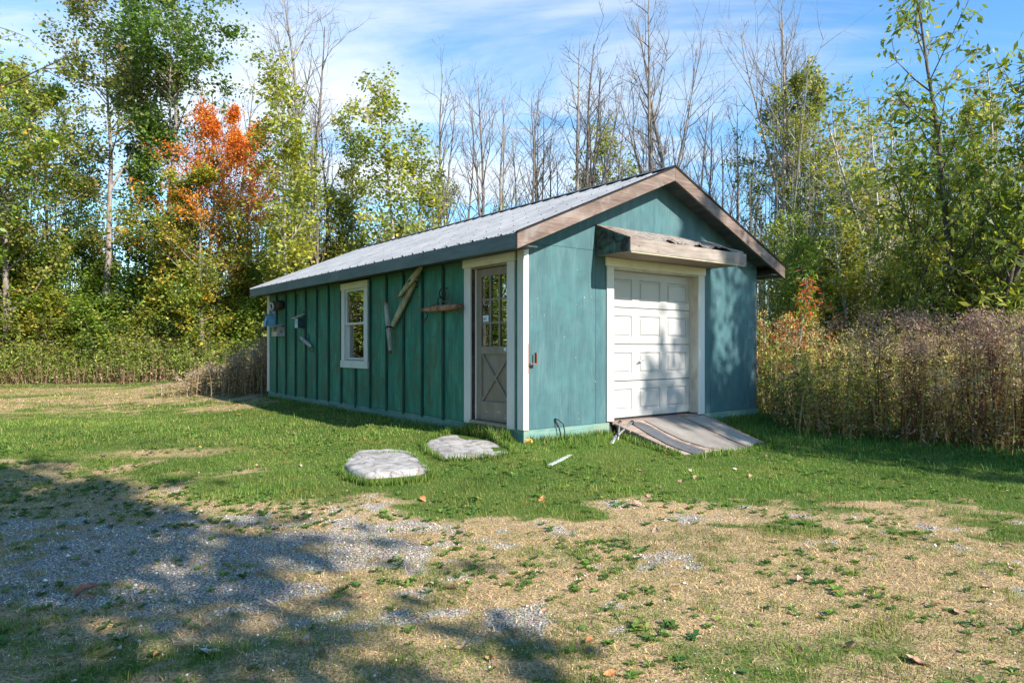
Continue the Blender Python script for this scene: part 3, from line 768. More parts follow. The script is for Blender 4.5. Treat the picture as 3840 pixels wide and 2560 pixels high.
# lilac-grey open-fronted box
e = lthing('birdhouse', 0, 8.59, 1.43, 'weathered grey bird box with half-open front, below the blue one', 'birdhouse', g_bird)
box('back_board', (-0.020, -0.16, 0.0), (-0.002, 0.16, 0.24), M['bird_grey'], e, 0.003)
box('side_panel', (-0.20, -0.16, 0.0), (-0.022, -0.145, 0.215), M['bird_grey'], e, 0.002)
box('side_panel', (-0.20, 0.145, 0.0), (-0.022, 0.16, 0.215), M['pale_wood'], e, 0.002)
box('front_panel', (-0.214, -0.16, 0.0), (-0.201, 0.16, 0.105), M['pale_wood'], e, 0.002)
box('bottom', (-0.20, -0.144, 0.002), (-0.022, 0.144, 0.015), M['hole'], e, 0.0)
prism('roof', [(-0.27, 0.200), (-0.01, 0.262), (-0.01, 0.276), (-0.27, 0.214)], 1, -0.19, 0.19, M['bird_grey'], e, 0.002)
bm = bmesh.new(); bm_tube(bm, [(-0.11, -0.1615, 0.10), (-0.11, -0.1585, 0.10)], 0.022, 12); bm_obj('knot', bm, M['rust'], e)
# dark blue box with white roof
e = lthing('birdhouse', 0, 7.33, 1.59, 'small dark navy bird box under a pale slanted roof with pale blue front', 'birdhouse', g_bird)
box('back_board', (-0.018, -0.05, -0.03), (-0.002, 0.05, 0.36), M['navy'], e, 0.002)
box('body', (-0.17, -0.075, 0.0), (-0.019, 0.075, 0.21), M['navy'], e, 0.003)
box('front_panel', (-0.182, -0.075, 0.0), (-0.171, 0.075, 0.20), simple('chipped_pale_blue', (0.40, 0.56, 0.62), 0.7, 0, 0.4, 30), e, 0.002)
bm = bmesh.new(); bm_tube(bm, [(-0.1835, 0, 0.125), (-0.1815, 0, 0.125)], 0.018, 12); bm_obj('entrance_hole', bm, M['hole'], e)
prism('roof', [(-0.25, 0.190), (-0.012, 0.290), (-0.012, 0.304), (-0.25, 0.204)], 1, -0.10, 0.10, M['pale_wood'], e, 0.002)
# small wooden whiffletree
def curve_pts(a, b, n=9): return [Vector(a).lerp(Vector(b), i / (n - 1)) for i in range(n)]
e = lthing('singletree', 0, 7.06, 1.30, 'short tilted pale wooden harness bar with dark iron rings beside the navy bird box', 'harness bar', 'old harness bars hung on the side wall')
P = curve_pts((-0.07, 0.31, 0.10), (-0.07, -0.27, -0.10)); bm = bmesh.new()
bm_tube(bm, P, [0.018 + 0.026 * math.sin(math.pi * (0.08 + 0.84 * i / 8)) for i in range(9)], 10); bm_obj('bar', bm, M['old_wood_grey'], e, None, True)
def ring_part(name, c, nrm, R, r, mat, **kw):
    bm = bmesh.new(); bm_ring(bm, c, nrm, R, r, **kw); return bm_obj(name, bm, mat, e, None, True)
def rod_part(name, pts, r, mat, k=8):
    bm = bmesh.new(); bm_tube(bm, pts, r, k); return bm_obj(name, bm, mat, e, None, True)
ring_part('iron_ring', P[0] + Vector((0, 0.02, -0.05)), (1, 0.2, 0), 0.050, 0.006, M['iron']); ring_part('iron_ring', P[-1] + Vector((0, -0.02, -0.05)), (1, 0.3, 0), 0.055, 0.007, M['iron'])
ring_part('hanging_ring', (-0.055, -0.02, 0.10), (0.3, 1, 0), 0.06, 0.007, M['iron'], squash=0.6, up=(0, 0, 1)); rod_part('centre_band', [(-0.07, 0.0, 0.05), (-0.07, -0.03, -0.045)], 0.012, M['iron'])
# rusty singletree by the door
e = lthing('singletree', 0, 1.785, 1.75, 'rust-orange harness bar hanging level on iron rings left of the walk-in door', 'harness bar', 'old harness bars hung on the side wall')
P = curve_pts((-0.10, 0.50, 0.0), (-0.10, -0.50, 0.012), 13); bm = bmesh.new()
bm_tube(bm, P, [0.026 + 0.020 * math.sin(math.pi * i / 12) for i in range(13)], 12); bm_obj('bar', bm, M['rust_orange'], e, None, True)
rod_part('end_cap', [P[0] + Vector((0, 0.02, 0)), P[0] - Vector((0, 0.05, 0))], 0.031, M['rust']); rod_part('end_cap', [P[-1] - Vector((0, 0.03, 0)), P[-1] + Vector((0, 0.04, 0))], 0.034, M['rust'])
rod_part('centre_band', [(-0.10, 0.045, 0), (-0.10, 0.02, 0)], 0.050, M['rust'], 10); rod_part('brace_rod', [(-0.10, 0.40, 0.035), (-0.10, 0.06, 0.085)], 0.009, M['rust']); rod_part('brace_rod', [(-0.10, -0.40, 0.035), (-0.10, -0.04, 0.11)], 0.009, M['rust'])
ring_part('chain_link', (-0.10, 0.015, 0.10), (1, 0.6, 0), 0.072, 0.010, M['iron'], squash=0.62, up=(0, 0, 1)); ring_part('chain_link', (-0.085, -0.005, 0.215), (1, 0.3, 0), 0.072, 0.010, M['iron'], squash=0.72, up=(0, 0, 1))
ring_part('iron_ring', (-0.09, 0.49, -0.085), (1, 0.3, 0), 0.062, 0.009, M['iron']); ring_part('iron_ring', (-0.12, -0.47, -0.045), (1, 0.9, 0), 0.062, 0.009, M['rust'], squash=0.8)
rod_part('wall_hook', [(-0.03, -0.01, 0.29), (0.0, -0.01, 0.30)], 0.008, M['iron']); rod_part('ring_end', [(-0.09, 0.49, -0.14), (-0.09, 0.47, -0.18)], 0.012, M['rust'])
# jointed double bar: two bars strung on a long one
e = lthing('doubletree', 0, 2.86, 1.6, 'jointed weathered wooden harness bars slanting up to the eave right of the window', 'harness bar')
def flat_bar(name, pts, ws, th, mat):
    bm = bmesh.new(); rings = []
    for p, w in zip(pts, ws):
        p = Vector(p); i = pts.index(tuple(p)) if False else 0
        rings.append(p)
    d = (Vector(pts[-1]) - Vector(pts[0])).normalized(); n = Vector((0, -d.z, d.y)); q = []
    for p, w in zip(pts, ws):
        p = Vector(p); q.append([bm.verts.new(p + n * (w * cx) + Vector((th * cy, 0, 0))) for cx, cy in ((-1, -.6), (-.6, -1), (.6, -1), (1, -.6), (1, .6), (.6, 1), (-.6, 1), (-1, .6))])
    for A, B in zip(q, q[1:]):
        for j in range(8): bm.faces.new((A[j], A[(j + 1) % 8], B[(j + 1) % 8], B[j]))
    bm.faces.new(q[0][::-1]); bm.faces.new(q[-1])
    return bm_obj(name, bm, mat, e, None, False)
def seg(t0, z0, t1, z1, x0, x1, n=7):
    return [(x0 + (x1 - x0) * i / (n - 1), t0 + (t1 - t0) * i / (n - 1) - 3.1, z0 + (z1 - z0) * i / (n - 1) - 1.6) for i in range(n)]
flat_bar('long_bar', seg(2.80, 2.26, 3.61, 1.50, -0.065, -0.065), [0.03, 0.045, 0.055, 0.060, 0.055, 0.048, 0.035], 0.026, M['old_wood'])
flat_bar('upper_bar', seg(2.53, 2.40, 3.22, 1.99, -0.13, -0.13), [0.024, 0.040, 0.050, 0.048, 0.040, 0.030, 0.018], 0.028, M['old_wood'])
flat_bar('lower_bar', seg(3.68, 1.93, 3.53, 1.09, -0.13, -0.12), [0.022, 0.036, 0.044, 0.046, 0.042, 0.034, 0.022], 0.026, M['old_wood_grey'])
for (t, z, r_) in ((2.86, 2.19, 0.062), (3.60, 1.50, 0.062)):
    ring_part('iron_band', (-0.100, t - 3.1, z - 1.6), (0.2, 0.3, 1), r_, 0.011, M['iron'], k=16, kk=6)
    rod_part('joint_pin', [(-0.165, t - 3.1 - .04, z - 1.6 + 0.03), (-0.03, t - 3.1 + .04, z - 1.6 - 0.01)], 0.012, M['iron'])
for (t, z, t2, z2) in ((3.68, 1.93, 3.675, 1.87), (3.53, 1.09, 3.535, 1.14), (3.22, 1.99, 3.195, 2.01)):
    rod_part('end_ferrule', [(-0.13, t - 3.1, z - 1.6), (-0.13, t2 - 3.1, z2 - 1.6)], 0.031, M['rust'])
rod_part('wall_spike', [(-0.05, 2.86 - 3.1, 2.12 - 1.6), (0.0, 2.86 - 3.1, 2.12 - 1.6)], 0.008, M['iron'])
# red oxide bracket on the front corner
e = lthing('door_bar_bracket', 0.0, -0.028, 0.98, 'red-brown angled metal bracket on the front corner board', 'bracket')
box('back_plate', (0.046, -0.006, -0.12), (0.057, -0.0005, 0.26), M['rust_red'], e, 0.001)
box('arm', (0.050, -0.050, 0.0), (0.155, -0.007, 0.014), M['rust_red'], e, 0.001)
box('upright_lip', (0.141, -0.050, 0.0145), (0.155, -0.007, 0.145), M['rust_red'], e, 0.001)
# ramp
ZR = lambda q: 0.150 - 0.262 * q
RS0, RS1, RQ = 1.575, 3.60, 1.34
rp = lthing('ramp', 0, 0, 0, 'weathered plank ramp sloping from the garage door to the grass', 'ramp')
aR = math.atan(0.262)
npk = 9; q0 = 0.03; wq = (RQ - q0) / npk
def skew(q): return RS0 + 0.075 * q, RS1 - 0.14 * q
for i in range(npk):
    qa = q0 + i * wq + 0.003; qb = q0 + (i + 1) * wq - 0.003
    s0, s1 = skew(qa); j = random.uniform(-0.008, 0.008)
    bm = bmesh.new(); bm_box(bm, (0, 0, -0.034), (s1 - s0, (qb - qa) / math.cos(aR), 0), 0.004)
    o = bm_obj('plank', bm, M['ramp_wood'], rp, (s0 + j, -qb, ZR(qb) + random.uniform(-0.002, 0.003)))
    o.rotation_euler = (aR, 0, 0)
for s0 in (RS0 + 0.01, RS1 - 0.15):
    prism('side_beam', [(-0.04, ZR(0.04) - 0.04), (-RQ + 0.12, ZR(RQ - 0.12) - 0.04), (-RQ + 0.12, -0.36), (-0.04, -0.30)], 0, s0 + (0.03 if s0 < 2 else -0.02), s0 + (0.07 if s0 < 2 else 0.02), M['ramp_wood'], rp)
def rubber_mat(name, outline, th, mat, label, ridges=False, curl=None):
    e = empty(name, to_world(0, 0, 0), SA)
    bm = bmesh.new()
    def mk(p, dz): return bm.verts.new((p[0], -p[1], ZR(p[1]) + 0.006 + dz + (p[2] if len(p) > 2 else 0)))
    # densify outline
    n = len(outline); T = [mk(p, th) for p in outline]; B = [mk(p, 0) for p in outline]
    f = bm.faces.new(T); bm.faces.new(B[::-1])
    for i in range(n): bm.faces.new((T[i], B[i], B[(i + 1) % n], T[(i + 1) % n]))
    bmesh.ops.triangulate(bm, faces=[f])
    if ridges:
        xs0 = lambda q: 3.02 - 0.09 * max(0, q - 0.6); xs1 = lambda q: 3.43 - 0.10 * q
        for k in range(46):
            q = 0.16 + k * 0.0215
            a = Vector((xs0(q) + 0.015, -q, ZR(q) + 0.006 + th)); b2 = Vector((xs1(q) - 0.01, -q, ZR(q) + 0.006 + th))
            vs_ = [bm.verts.new(a + Vector((0, d, h))) for d, h in ((-0.004, -.001), (0, 0.006), (0.004, -.001))] + [bm.verts.new(b2 + Vector((0, d, h))) for d, h in ((-0.004, -.001), (0, 0.006), (0.004, -.001))]
            bm.faces.new((vs_[0], vs_[1], vs_[4], vs_[3])); bm.faces.new((vs_[1], vs_[2], vs_[5], vs_[4]))
    bm_obj('sheet', bm, mat, e)
    tag(e, label, 'mat', 'rubber mats laid on the ramp'); return e
rubber_mat('ramp_mat', [(1.84, 0.07, .01), (2.02, 0.10), (2.05, 0.25), (2.00, 0.50), (1.96, 0.75), (2.02, 1.0), (2.08, 1.16), (2.00, 1.22), (1.88, 1.24), (1.78, 1.20, .004), (1.74, 1.08), (1.70, 0.85), (1.74, 0.5), (1.80, 0.25)], 0.008, M['mat_dark'], 'narrow dark grey rubber mat on the left side of the ramp')
rubber_mat('ramp_mat', [(2.17, 0.05), (2.50, 0.04), (2.95, 0.05), (2.98, 0.20), (2.93, 0.45), (2.88, 0.70), (2.84, 1.00), (2.80, 1.30, .01), (2.62, 1.27), (2.38, 1.20), (2.20, 1.05), (2.09, 0.80), (2.10, 0.50), (2.14, 0.25)], 0.007, M['mat_grey'], 'widest grey rubber mat in the middle of the ramp')
rubber_mat('ramp_mat', [(3.01, 0.10), (3.25, 0.09), (3.45, 0.11), (3.40, 0.50), (3.35, 0.85), (3.30, 1.15), (3.10, 1.20), (2.93, 1.24), (2.92, 0.95), (2.96, 0.62), (3.00, 0.40)], 0.007, M['mat_light'], 'pale finely ribbed rubber mat on the right side of the ramp', True)
# steel stakes leaning beside the ramp
st_pts = [((1.66, -0.06, 0.160), (1.36, -0.30, -0.07), 0.012, 'upright thin galvanised stake leaning against the ramp corner'),
          ((1.83, -0.13, 0.150), (1.16, -0.36, -0.05), 0.014, 'long galvanised stake lying slanted with its tip on the ramp'),
          ((1.30, -0.33, 0.03), (1.13, -0.40, -0.09), 0.020, 'short thick steel stub in the grass left of the ramp')]
for a, b_, r_, lb in st_pts:
    bm = bmesh.new(); a = Vector(a); b_ = Vector(b_)
    bm_tube(bm, [a, b_], r_, 8); d = (a - b_).normalized(); n = d.orthogonal()
    e = empty('steel_stake', to_world(b_.x, b_.y, b_.z), SA)
    bmesh.ops.translate(bm, verts=bm.verts, vec=-b_)
    bm_obj('shaft', bm, M['galv'], e, None, True)
    bm = bmesh.new(); bm_tube(bm, [a - b_ - d * 0.006, a - b_ + d * 0.006], r_ * 1.9, 8); bm_obj('head', bm, M['iron'], e)
    tag(e, lb, 'metal stake', 'steel stakes beside the ramp')
# black cables rising from the ground at the front wall
e = lthing('cable_stub', 0.55, -0.03, 0.0, 'two black cables rising from the grass against the front wall', 'cable')
for pts in ([(0.02, -0.03, -0.08), (0.0, -0.035, 0.08), (-0.03, -0.02, 0.20), (-0.05, 0.02, 0.27)], [(0.07, -0.04, -0.08), (0.065, -0.045, 0.10), (0.035, -0.05, 0.20), (-0.02, -0.03, 0.255), (-0.05, 0.018, 0.275)]):
    bm = bmesh.new(); bm_tube(bm, pts, 0.008, 8); bm_obj('cable', bm, M['black_rubber'], e, None, True)
# orange foam at the corner foot
def lump(name, c, r, mat, label, cat, seed=1, flat=1.0):
    bm = bmesh.new(); bmesh.ops.create_icosphere(bm, subdivisions=3, radius=1.0)
    rg = np.random.RandomState(seed)
    for v in bm.verts:
        f = 1 + 0.22 * (float(fbm(np.array([v.co.x * 2 + 9]), np.array([v.co.y * 2 + v.co.z * 3]), seed, 3)[0]) - .5) * 2
        v.co = Vector((v.co.x * r[0] * f, v.co.y * r[1] * f, v.co.z * r[2] * f * flat))
    o = bm_obj(name, bm, mat, None, c, True); tag(o, label, cat); return o
o = lump('spray_foam', to_world(0.05, -0.03, 0.01), (0.06, 0.03, 0.05), simple('orange_spray_foam', (0.62, 0.33, 0.08), 0.8, 0, 0.2, 30), 'small orange lump of foam at the foot of the shed corner', 'foam')
# pale painted lath on the lawn
p0 = Vector((0.42, 7.55)); p1 = Vector((0.70, 8.15)); dd = p1 - p0
bm = bmesh.new(); bm_box(bm, (0, -0.024, 0), (dd.length, 0.024, 0.018), 0.003)
lath_m, nt_, b_n = new_mat('chipped_blue_white_lath_paint')
LK(nt_, ramp(nt_, noise(nt_, coords(nt_, (0.4, 1, 1)), 22, 5), [(0.46, (0.48, 0.46, 0.40)), (0.56, (0.34, 0.48, 0.54))]), b_n.inputs['Base Color'])
o = bm_obj('wood_lath', bm, lath_m, None, (p0.x, p0.y, gz(p0.x, p0.y) + 0.012)); o.rotation_euler = (0, -0.02, math.atan2(dd.y, dd.x))
tag(o, 'short lath with chipped blue and white paint lying on the lawn', 'lath')
# ================================================================ GROUND
def axis(fine, step, lim, g=1.16):
    a = list(np.arange(fine[0], fine[1] + 1e-6, step)); s = step
    while a[-1] < lim[1]: s *= g; a.append(a[-1] + s)
    s = step; b = []
    x = a[0]
    while x > lim[0]: s *= g; x -= s; b.append(x)
    return np.array(b[::-1] + a)
def masks(X, Y):
    """lawn greenness 0..1, gravel 0..1 from place on the lot"""
    n1 = fbm(X * 0.8, Y * 1.3, 41, 4); n2 = fbm(X * 3.2, Y * 5.0, 52, 3)
    yb = 5.95 + 2.0 * sstep(-1.8, -5.4, X) + 0.25 * sstep(2, 6, X)
    d = (yb - Y) + (n1 - 0.5) * 3.4 + (n2 - 0.5) * 2.6
    dry = sstep(-0.8, 1.1, d)
    # dry band on the far left lawn
    band = sstep(13.2, 15.5, Y + (n1 - .5) * 3) * sstep(27.5, 22, Y) * sstep(-0.27, -0.40, X / np.maximum(Y, 1))
    dry = np.maximum(dry, band * (0.35 + 0.65 * sstep(0.42, 0.58, n2 * .5 + n1 * .5)))
    # worn spot left of the stones
    sp = np.exp(-(((X + 4.6) / 1.5) ** 2 + ((Y - 9.1) / 0.5) ** 2)); dry = np.maximum(dry, sp * sstep(0.3, 0.6, n1 + .1) * .8)
    # green comes back near the camera
    near = sstep(4.6, 3.1, Y) * 0.75
    near2 = near * sstep(0.38, 0.60, n2)
    lawn = np.clip(1 - dry, 0, 1)
    lawn = np.maximum(lawn, near2 * 0.8)
    n3 = fbm(X * 1.1 + 5, Y * 1.9 + 2, 61, 4)
    n4 = fbm(X * 9, Y * 13, 67, 3)
    gl = np.exp(-(((X + 2.4) / 2.4) ** 2 + ((Y - 4.8) / 1.05) ** 2)) * 0.165
    gr = np.exp(-(((X - 1.6) / 2.2) ** 2 + ((Y - 4.4) / 0.9) ** 2)) * -0.02
    gravel = sstep(0.545, 0.66, n3 * 0.33 + n2 * 0.37 + n4 * 0.30 + gl + gr) * sstep(0.5, 1.0, dry) * (1 - 0.8 * sstep(3.9, 3.2, Y)) * (Y < 12)
    far_g = np.exp(-(((X + 9.3) / 1.6) ** 2 + ((Y - 21.4) / 0.5) ** 2)); gravel = np.maximum(gravel, sstep(0.4, 0.7, far_g) * .9)
    return lawn, gravel
gx = axis((-9, 9), 0.11, (-170, 170)); gy = axis((-1, 14), 0.11, (-70, 210))
XX, YY = np.meshgrid(gx, gy, indexing='ij')
ZZ = ground_z(XX, YY)
lw, gv = masks(XX, YY)
V = np.stack([XX.ravel(), YY.ravel(), ZZ.ravel()], 1)
ni, nj = len(gx), len(gy)
I, J = np.meshgrid(np.arange(ni - 1), np.arange(nj - 1), indexing='ij')
q = (I * nj + J).ravel(); Fq = np.stack([q, q + nj, q + nj + 1, q + 1], 1)
C = np.zeros((len(V), 3)); C[:, 0] = lw.ravel(); C[:, 1] = gv.ravel()
me = np_mesh('ground', V, Fq, C, smooth=True)
gm, nt, b = new_mat('ground_soil_and_thatch')
at = N(nt, 'ShaderNodeAttribute', attribute_name='Col'); sp = N(nt, 'ShaderNodeSeparateColor'); LK(nt, at.outputs['Color'], sp.inputs[0])
tcn = coords(nt, rnd=False)
f1 = noise(nt, tcn, 9.0, 8, 0.7, 0.3); f2 = noise(nt, tcn, 70.0, 4, 0.6); f3 = noise(nt, tcn, 1.6, 6, 0.6)
dryc = ramp(nt, f2, [(0.30, (0.08, 0.060, 0.040)), (0.46, (0.32, 0.225, 0.12)), (0.62, (0.54, 0.41, 0.23))])
dryc = mixc(nt, ramp(nt, f1, [(0.35, 0.5), (0.55, 0.0)]), dryc, (0.13, 0.10, 0.065))
grn = ramp(nt, f2, [(0.30, (0.020, 0.042, 0.008)), (0.5, (0.06, 0.110, 0.018)), (0.68, (0.12, 0.185, 0.035))])
grn = mixc(nt, ramp(nt, f3, [(0.45, 0.0), (0.62, 0.35)]), grn, (0.13, 0.14, 0.035))
vo = N(nt, 'ShaderNodeTexVoronoi', ins={'Scale': 75.0}); LK(nt, tcn, vo.inputs['Vector'])
grv = ramp(nt, vo.outputs['Distance'], [(0.05, (0.62, 0.58, 0.52)), (0.42, (0.46, 0.42, 0.37)), (0.66, (0.18, 0.15, 0.12))])
grv = mixc(nt, 0.3, grv, mixc(nt, 1.0, grv, vo.outputs['Color'], 'MULTIPLY'))
# let fine noise break the mask edges
am = N(nt, 'ShaderNodeMath', operation='MULTIPLY_ADD'); am.inputs[1].default_value = 1.0; am.inputs[2].default_value = -0.5; LK(nt, f1, am.inputs[0])
l2 = N(nt, 'ShaderNodeMath', operation='ADD'); LK(nt, sp.outputs[0], l2.inputs[0]); LK(nt, am.outputs[0], l2.inputs[1])
g2 = N(nt, 'ShaderNodeMath', operation='ADD'); LK(nt, sp.outputs[1], g2.inputs[0]); LK(nt, am.outputs[0], g2.inputs[1])
cc = mixc(nt, ramp(nt, l2.outputs[0], [(0.35, 0.0), (0.65, 1.0)]), dryc, grn)
cc = mixc(nt, ramp(nt, g2.outputs[0], [(0.35, 0.0), (0.58, 1.0)]), cc, grv)
LK(nt, cc, b.inputs['Base Color']); b.inputs['Roughness'].default_value = 0.95; b.inputs['Specular IOR Level'].default_value = 0.15
bump(nt, b, f2, 0.6, 0.02)
me.materials.append(gm)
g_o = bpy.data.objects.new('ground', me); link(g_o); tag(g_o, 'grassy lot with lawn, dry turf and worn gravel', kind='structure')

# ================================================================ plant material driven by each plant's own colour
def veg_mat(name, rough=0.55, trans=0.25, spec=0.3):
    m, nt, b = new_mat(name)
    at = N(nt, 'ShaderNodeAttribute', attribute_name='Col')
    LK(nt, at.outputs['Color'], b.inputs['Base Color'])
    b.inputs['Roughness'].default_value = rough; b.inputs['Specular IOR Level'].default_value = spec
    o = nt.nodes['Material Output']
    if trans > 0:
        t = N(nt, 'ShaderNodeBsdfTranslucent'); br = N(nt, 'ShaderNodeHueSaturation', ins={'Saturation': 1.15, 'Value': 1.5}); LK(nt, at.outputs['Color'], br.inputs['Color']); LK(nt, br.outputs[0], t.inputs['Color'])
        mx = N(nt, 'ShaderNodeMixShader', ins={0: trans}); LK(nt, b.outputs[0], mx.inputs[1]); LK(nt, t.outputs[0], mx.inputs[2]); LK(nt, mx.outputs[0], o.inputs['Surface'])
    return m
M['veg'] = veg_mat('living_and_dry_plants')

def pick(rng, pal, n):
    pal = np.array(pal); w = pal[:, 3] / pal[:, 3].sum()
    i = rng.choice(len(pal), n, p=w)
    return pal[i, :3] * rng.uniform(0.75, 1.3, (n, 1))
# ---- grass blades
def blades(name, P, h, w, lean, colr, mat, label, az=None, tri=True):
    """P (n,2) ground points; one bent blade each"""
    rng = np.random.RandomState(len(P) % 9999 + 7)
    n = len(P); z = ground_z(P[:, 0], P[:, 1])
    a = rng.uniform(0, 2 * np.pi, n) if az is None else az
    fa = a + np.pi / 2 + rng.normal(0, 0.5, n)
    dxy = np.stack([np.cos(a), np.sin(a)], 1); wxy = np.stack([np.cos(fa), np.sin(fa)], 1)
    B = np.column_stack([P, z - 0.004])
    W = np.column_stack([wxy * (w / 2)[:, None], np.zeros(n)])
    mid = B + np.column_stack([dxy * (h * np.sin(lean) * 0.35)[:, None], h * np.cos(lean) * 0.60])
    tip = B + np.column_stack([dxy * (h * np.sin(lean))[:, None], np.maximum(h * np.cos(lean), 0.004)])
    if tri:
        V = np.stack([B - W, B + W, tip], 1).reshape(-1, 3); F = np.arange(3 * n).reshape(-1, 3)
        c = np.repeat(colr, 3, 0)
        me = np_mesh(name, V, F, c)
    else:
        V = np.stack([B - W, B + W, mid + W * .8, mid - W * .8, tip], 1).reshape(-1, 3)
        b0 = np.arange(n)[:, None] * 5
        # two shapes: quad + tri as tris
        F = np.concatenate([b0 + np.array([[0, 1, 2]]), b0 + np.array([[0, 2, 3]]), b0 + np.array([[3, 2, 4]])], 0)
        c = np.repeat(colr, 5, 0)
        me = np_mesh(name, V, F, c)
    me.materials.append(mat)
    o = bpy.data.objects.new(name, me); link(o); tag(o, label, 'grass', kind='stuff'); return o
def sample_wedge(rng, n, y0, y1, ext=0.08, left=0.0):
    """ground points inside the view wedge and a little round it, even per square metre"""
    k = 0.75 + ext
    y = np.sqrt(rng.uniform(y0 ** 2, y1 ** 2, n)); x = rng.uniform(-k, k, n) * y + rng.uniform(-0.3, 0.3, n)
    return np.stack([x, y], 1)
def outside_shed(P, m=0.015):
    s, t = to_local(P[:, 0], P[:, 1])
    ok = ~((s > -m) & (s < SHED_W + m) & (t > -m) & (t < SHED_L + m))
    r = (s > RS0 - 0.02 + .08 * np.maximum(-t, 0)) & (s < RS1 + 0.02 - .14 * np.maximum(-t, 0)) & (t > -RQ + 0.0) & (t < 0.05)
    return ok & ~r
stone1 = [(-1.79, 7.24), (-1.87, 7.72), (-1.82, 8.01), (-1.71, 8.15), (-1.56, 8.12), (-1.47, 8.17), (-1.26, 8.13), (-1.1, 7.84), (-0.97, 7.34), (-0.82, 6.98), (-0.88, 6.86), (-1.06, 6.80), (-1.27, 6.74), (-1.42, 6.72), (-1.56, 6.86), (-1.70, 7.04)]
stone2 = [(-1.12, 8.72), (-1.09, 9.08), (-0.96, 9.38), (-0.8, 9.46), (-0.61, 9.40), (-0.42, 9.09), (-0.26, 8.75), (-0.12, 8.37), (-0.01, 8.08), (-0.06, 7.87), (-0.23, 7.78), (-0.49, 7.70), (-0.76, 7.68), (-0.89, 8.02), (-1.02, 8.33)]
def in_poly(P, poly):
    x, y = P[:, 0], P[:, 1]; r = np.zeros(len(P), bool); n = len(poly)
    for i in range(n):
        x1, y1 = poly[i]; x2, y2 = poly[(i + 1) % n]
        c = ((y1 > y) != (y2 > y)) & (x < (x2 - x1) * (y - y1) / (y2 - y1 + 1e-12) + x1)
        r ^= c
    return r
def shrink(poly, k):
    c = np.mean(poly, 0); return [tuple(c + (np.array(p) - c) * k) for p in poly]
def clear(P):
    return outside_shed(P) & ~in_poly(P, shrink(stone1, .93)) & ~in_poly(P, shrink(stone2, .93))
GREEN = [(0.085, 0.165, 0.022, 4), (0.140, 0.235, 0.033, 4), (0.045, 0.105, 0.020, 2), (0.20, 0.25, 0.05, 1.6), (0.34, 0.30, 0.11, 0.6)]
GREENFAR = [(0.095, 0.175, 0.024, 4), (0.145, 0.235, 0.036, 3), (0.20, 0.24, 0.055, 1.5), (0.36, 0.31, 0.12, 0.6)]
STRAW = [(0.66, 0.46, 0.21, 4), (0.74, 0.56, 0.30, 1.8), (0.44, 0.29, 0.14, 2.6), (0.12, 0.08, 0.055, 1.8), (0.22, 0.25, 0.07, 1.3)]
